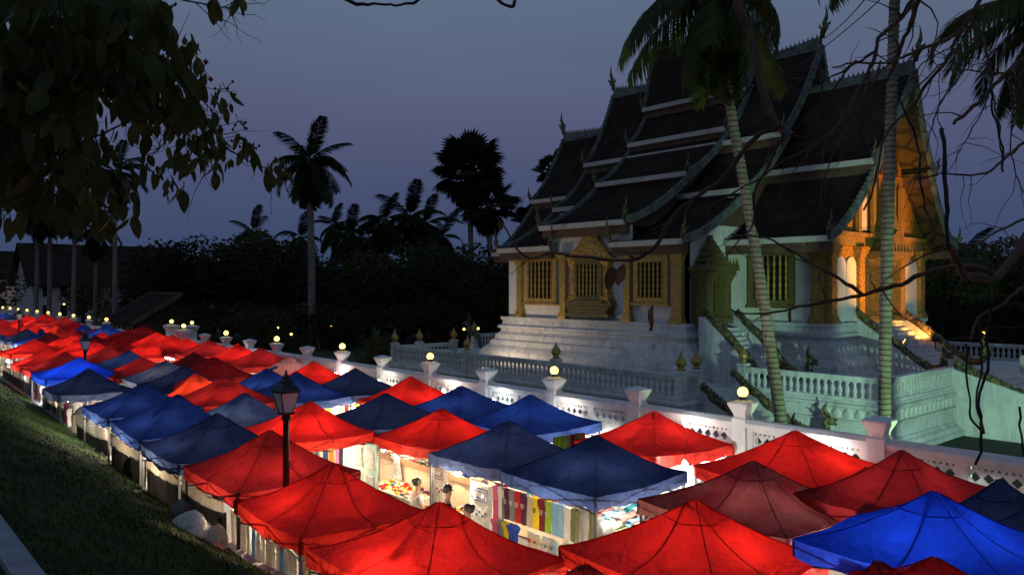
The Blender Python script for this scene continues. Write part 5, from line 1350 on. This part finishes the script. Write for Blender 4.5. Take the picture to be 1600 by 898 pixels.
house(c_.x-8, c_.x, c_.y-2.5, c_.y+4.5, 2.9, 5.0, 'small house with pale roof edges behind the gate lamps', 'soffit', wins=[(c_.x-2.5, 1, 1, 1.2), (c_.x-6, 1, 1, 1.2)], oh=.9)
q = aty(28, 476, 158); t = thing('garden_lamp', 'lamp lighting the pinkish house at the far left edge', 'lamp', (q.x, q.y, 0), 'small garden lamps')
MB().tube([(q.x, q.y, 0), (q.x, q.y, q.z-.1)], .03, 5).build('post', M['black'], t); MB().lathe([(.02, -.1), (.1, -.05), (.1, .05), (.02, .1)], 8, q).build('globe', M['globe'], t)
point(t, q, 420, (1.0, .78, .62), .15)
for (x, y, k, lb) in [(434, 513, 72, 'small garden lamp left of the lone palm'), (455, 523, 66, 'small garden lamp just left of the lone palm trunk'), (518, 511, 74, 'small garden lamp right of the lone palm'), (725, 515, 62, 'small lamp behind the left balustrade'), (747, 514, 62, 'small lamp at the pinkish balustrade end'), (100, 476, 95, 'lit window lamp of the far building'), (1537, 521, 60, 'small lamp among shrubs at the right')]:
    p = aty(x, y, k); t = thing('garden_lamp', lb, 'lamp', (p.x, p.y, 0), 'small garden lamps')
    MB().tube([(p.x, p.y, 0), (p.x, p.y, p.z-.1)], .03, 5).build('post', M['black'], t); MB().lathe([(.02, -.1), (.1, -.05), (.1, .05), (.02, .1)], 8, p).build('globe', M['globe'], t); point(t, p, 45, (1.0, .66, .34), .1)
naga([aty(752, 545, 50), aty(748, 530, 50), aty(744, 522, 50)], 'small gilded naga standing at the far left balustrade')

# ================================================================== bare branches (right) and leafy tree (upper left), close to the viewer
def curve(pts, n=5):
    out = []
    for i in range(len(pts)-1):
        p0, p1, p2, p3 = pts[max(0, i-1)], pts[i], pts[i+1], pts[min(len(pts)-1, i+2)]
        for j in range(n):
            t = j/n; out.append(.5*((2*p1)+(p2-p0)*t+(2*p0-5*p1+4*p2-p3)*t*t+(3*p1-p0-3*p2+p3)*t**3))
    out.append(pts[-1]); return out
ft = base_of(1760, 800, 7.0)
bt = thing('bare_tree', 'leafless tree with reddish brown forking branches crossing the right side', 'tree', (ft.x, ft.y, 0))
def branch(pix, k0, k1, w0, w1, parent, mt='bark', name='branch', twigs=4, n=7):
    twigs = twigs*2 if mt == 'bark' else twigs
    P = [aty(x, y, k0+(k1-k0)*i/(len(pix)-1)) for i, (x, y) in enumerate(pix)]
    P = curve(P, 5); L = len(P)-1
    P = [p+V((noise.noise(p*3), noise.noise(p*3+V((7, 0, 0))), noise.noise(p*3+V((0, 9, 0)))))*.03+V((noise.noise(p*14), noise.noise(p*14+V((7, 0, 0))), noise.noise(p*14+V((0, 9, 0)))))*.016 for p in P]
    km = (k0+k1)/2; r = [(w0+(w1-w0)*i/L)*.64/2*km/F*(1+.3*noise.noise(P[i]*9)) for i in range(L+1)]
    m = MB(); m.tube(P, r, n)
    for i in range(twigs):
        j = random.randint(2, L-1); d = (P[j]-P[j-1]).normalized(); s = V((R(-1, 1), R(-.6, .6), R(-1, .8))).normalized()
        q = [P[j]]; v = (d*.6+s).normalized(); l = R(.05, .15)*km/6
        for _ in range(4): v = (v+V((R(-.5, .5), R(-.4, .4), R(-.5, .4)))).normalized(); q.append(q[-1]+v*l)
        m.tube(q, [max(.004, r[j]*.42)*(1-.18*z) for z in range(5)], 5)
    return m.build(name, M[mt], parent, True)
for _ in range(9):
    x0, y0 = R(1300, 1600), R(-20, 120); ang = R(1.6, 2.9); pts = [(x0, y0)]
    for i in range(6):
        ang += R(-.35, .35); st_ = R(28, 55); x0 += math.cos(ang)*st_; y0 += math.sin(ang)*st_; pts.append((x0, y0))
    branch(pts, R(6.3, 7.6), R(6.3, 7.6), R(4, 7), 1.5, bt, twigs=3, n=5)
root = [(1760, 900), (1740, 600), (1700, 380), (1680, 150), (1600, -60), (1430, -110)]
branch(root, 7.0, 7.0, 70, 30, bt, name='trunk', twigs=0, n=10)
branch([(1430, -110), (1280, -90), (1160, -20), (1174, 60), (1185, 110), (1198, 165), (1216, 198)], 7, 6.3, 24, 17, bt, twigs=0, n=9)
branch([(1216, 198), (1180, 218), (1140, 268), (1100, 302), (1055, 335), (1022, 385), (1000, 404), (960, 409), (900, 402), (866, 392), (838, 405), (815, 400), (792, 362), (775, 338)], 6.3, 7.6, 12, 4, bt, twigs=3)
branch([(1216, 198), (1225, 215), (1205, 250), (1180, 300), (1178, 345), (1150, 380), (1138, 400)], 6.3, 7.2, 8, 3, bt, twigs=3)
branch([(1440, -100), (1425, 0), (1396, 40), (1372, 62), (1368, 92), (1340, 142), (1312, 190), (1290, 226), (1284, 260)], 7, 6.5, 14, 4, bt, twigs=4)
branch([(1470, -100), (1436, 0), (1412, 60), (1402, 98), (1384, 130), (1340, 172), (1290, 215), (1230, 250), (1150, 300), (1080, 335)], 7, 7.4, 13, 3, bt, twigs=4)
branch([(1560, -80), (1520, 22), (1484, 60), (1430, 84), (1400, 97), (1345, 100), (1300, 106)], 7, 6.6, 12, 3, bt, twigs=4)
branch([(1520, 22), (1490, 72), (1470, 106), (1445, 136), (1424, 168), (1380, 215), (1372, 270), (1350, 330)], 6.9, 7.2, 10, 4, bt, twigs=4)
branch([(1690, 40), (1600, 96), (1560, 126), (1530, 160), (1491, 194)], 6, 5.6, 15, 8, bt, twigs=3)
branch([(1690, 250), (1622, 345), (1590, 396), (1556, 430), (1520, 437), (1497, 418), (1486, 380)], 6.6, 5.2, 26, 14, bt, twigs=1, n=9)
branch([(1556, 430), (1500, 418), (1450, 428), (1400, 450), (1350, 461), (1300, 470), (1250, 483), (1200, 490), (1140, 485)], 5.6, 6.2, 14, 4, bt, twigs=3)
branch([(1348, 461), (1300, 430), (1262, 406), (1230, 390), (1190, 373), (1140, 366)], 5.9, 6.4, 9, 4, bt, twigs=3)
branch([(1680, 170), (1600, 222), (1560, 258), (1540, 270), (1480, 272), (1430, 280)], 6.4, 6.2, 9, 3, bt, twigs=3)
branch([(1700, 420), (1620, 442), (1570, 470), (1532, 500), (1515, 532)], 6.4, 5.8, 11, 5, bt, twigs=3)
branch([(1600, 340), (1560, 360), (1530, 380)], 6, 5.8, 7, 3, bt, twigs=3)
branch([(1540, 60), (1545, 110), (1548, 150), (1560, 200), (1566, 250)], 6, 5.6, 7, 3, bt, twigs=3)
branch([(1486, 384), (1479, 330), (1473, 260), (1469, 203)], 5.2, 5.2, 10, 11, bt, 'black', 'hanging_pod', 0)
branch([(1469, 203), (1466, 180), (1470, 150), (1466, 110), (1452, 80)], 5.2, 5.3, 3, 2, bt, 'bark', 'pod_stem', 0)
for px in ([(1548, 140), (1553, 180), (1566, 225), (1567, 268)], [(1282, 100), (1283, 150), (1285, 185)], [(1410, 160), (1437, 230), (1440, 300), (1455, 350)], [(1180, 300), (1181, 350), (1190, 370)]):
    branch(px, 5.6, 5.6, 6, 5, bt, 'black', 'hanging_pod', 0)
branch([(1512, 540), (1513, 600), (1519, 650), (1532, 673)], 4.6, 4.6, 5, 5, bt, 'black', 'hanging_vine', 0)
branch([(1552, 470), (1546, 520), (1540, 570), (1533, 610), (1535, 660), (1526, 722)], 4.6, 4.7, 6, 7, bt, 'black', 'hanging_vine', 0)
branch([(1535, 500), (1532, 560), (1528, 630), (1536, 676)], 4.7, 4.6, 5, 5, bt, 'black', 'hanging_vine', 0)
branch([(1599, 640), (1594, 690), (1600, 730)], 4.6, 4.6, 6, 5, bt, 'black', 'hanging_vine', 0)
DL = MB().grid(lambda u, v: V(((u-.5)*.5*math.sin(PI*min(.97, .06+v*.93))**.8, .10*math.sin(u*6)*(v)+.06*math.sin(v*5), -v)), 6, 8).mesh('dry_leaf', M['deadleaf'], True)
for (x, y, k, s) in [(1020, 478, 7, .23), (958, 418, 7.2, .22), (975, 414, 7.2, .20), (1204, 390, 6.4, .15), (1236, 484, 6, .10), (780, 345, 7.5, .10)]:
    link('dry_leaf', DL, bt, aty(x, y, k), (R(-.3, .3), R(-.3, .3), R(0, 3)), (s, s, s))
for (a_, b__) in (((1398, -20), (1240, 110)), ((1360, -10), (1288, 62))):
    P = [aty(a_[0]+(b__[0]-a_[0])*i/12, a_[1]+(b__[1]-a_[1])*i/12+5*math.sin(PI*i/12), 12+i) for i in range(13)]
    tag(MB().tube(P, .012, 5).build('cable', M['black'], None, True, P[0]), 'thin black cable slanting across the sky above the %s' % ('middle gable' if a_[0] > 1380 else 'right gable peak'), 'cable')
# leafy tree
fb = base_of(-260, 800, 5.5)
lt = thing('leafy_tree', 'large leaved tree whose drooping branches fill the upper left corner', 'tree', (fb.x, fb.y, 3.5))
branch([(-320, 1100), (-280, 600), (-240, 250), (-160, 60), (-60, -60)], 5.5, 5.2, 70, 40, lt, 'leafbark', 'trunk', 0, 10)
BR = [[(-160, 60), (-60, 70), (40, 112), (62, 160), (110, 192), (128, 218), (122, 300)], [(-60, -60), (120, -10), (220, 62), (290, 132), (330, 198), (372, 246), (432, 268)], [(-160, 100), (-50, 150), (20, 172), (92, 232), (150, 236)], [(-160, 160), (-60, 230), (20, 270), (70, 330), (72, 372)],
      [(220, 62), (258, 100), (282, 160), (262, 215), (232, 248)], [(300, 150), (322, 215), (332, 262)], [(120, -10), (250, 0), (330, 12), (368, 14)], [(128, 218), (170, 205), (210, 180), (250, 160)]]
for i, b in enumerate(BR): branch(b, 5.2, 5.8, 16 if i < 4 else 6, 2, lt, 'leafbark', 'branch', 16)
branch([(480, -60), (540, 0), (575, 8), (612, 13), (645, 8), (664, -4)], 6, 6, 9, 6, lt, 'leafbark', 'branch', 0)
branch([(700, -90), (760, -20), (786, 8), (800, 12), (804, -2)], 6, 6, 8, 9, lt, 'bark', 'branch', 0)
def leaf_mb(m, p, L, rx, ry, rz, wf=.5):
    cu = R(-.25, .35)
    q = Matrix.Translation(p) @ Matrix.Rotation(rz, 4, 'Z') @ Matrix.Rotation(ry, 4, 'Y') @ Matrix.Rotation(rx, 4, 'X')
    nv = 7; vs = []
    for j in range(nv+1):
        v = j/nv; w_ = L*wf*.5*math.sin(PI*min(1, .03+.97*v**.85))**.75
        for u in (-1, 0, 1): vs.append(q @ V((u*w_, -abs(u)*w_*.28+.10*L*math.sin(v*2.6)+cu*L*v*v, -v*L)))
    m.add(vs, [(j*3+i, j*3+i+1, j*3+i+4, j*3+i+3) for j in range(nv) for i in range(2)])
ELL = [(70, 30, 180, 90, 240), (190, 70, 80, 85, 120), (235, 150, 60, 55, 70), (288, 130, 36, 66, 46), (50, 150, 110, 70, 120), (25, 240, 80, 80, 120), (25, 320, 55, 45, 40), (125, 262, 55, 55, 60), (140, 330, 45, 40, 40), (180, 190, 60, 30, 22), (308, 205, 42, 36, 34),
       (300, 250, 40, 32, 20), (268, 288, 30, 34, 18), (358, 242, 45, 24, 22), (434, 276, 20, 22, 14), (335, 178, 32, 34, 14), (212, 270, 26, 26, 12), (90, 90, 110, 90, 120), (352, 12, 24, 12, 9), (200, 330, 16, 30, 8), (250, 205, 40, 30, 18), (345, 275, 14, 26, 6)]
stuff = MB(); nl = 0; ELL = [(a, b, c, d, int(n*1.55)) for a, b, c, d, n in ELL]; tot = sum(q[4] for q in ELL)
for cx, cy, rx, ry, n in ELL:
    for i in range(n):
        a = R(0, 2*PI); r = math.sqrt(random.random()); x, y = cx+rx*r*math.cos(a), cy+ry*r*math.sin(a)-14
        sm = 1.0 if n > 60 else .8
        p = aty(x, y, R(4.6, 6.4)); L = (.075+(.22 if n > 130 else .13)*random.random()**1.8)*sm
        args = (p, L, R(-.5, .5), R(-.45, .45), R(0, 2*PI), R(.36, .62))
        if random.random() < 300/tot*.97 and nl < 296:
            m = MB(); leaf_mb(m, *args); m.build('leaf', M['leaf'], lt, True, p); nl += 1
        else: leaf_mb(stuff, *args)
tag(stuff.build('foliage', M['leaf'], lt, True), kind='stuff')
for (x, y, n) in ((318, 108, 7), (352, 140, 6), (372, 190, 6), (262, 12, 7), (395, 235, 6), (372, 222, 6), (298, 250, 4)):
    s = MB(); p = aty(x, y, 5.6); mm = 'flower' if (x, y) == (318, 108) else 'leafbark'
    for i in range(n):
        e_ = p+V((R(-.07, .07), R(-.07, .07), R(-.06, .06))); s.tube([p+V((-.05, 0, .06)), p, e_], .003, 4)
        rr_ = .022 if mm == 'flower' else .012
        s.lathe([(.002, -rr_), (rr_, 0), (.002, rr_)], 6, e_)
    tag(s.build('flower_sprig' if mm == 'flower' else 'seed_sprig', M[mm], lt), kind='stuff')
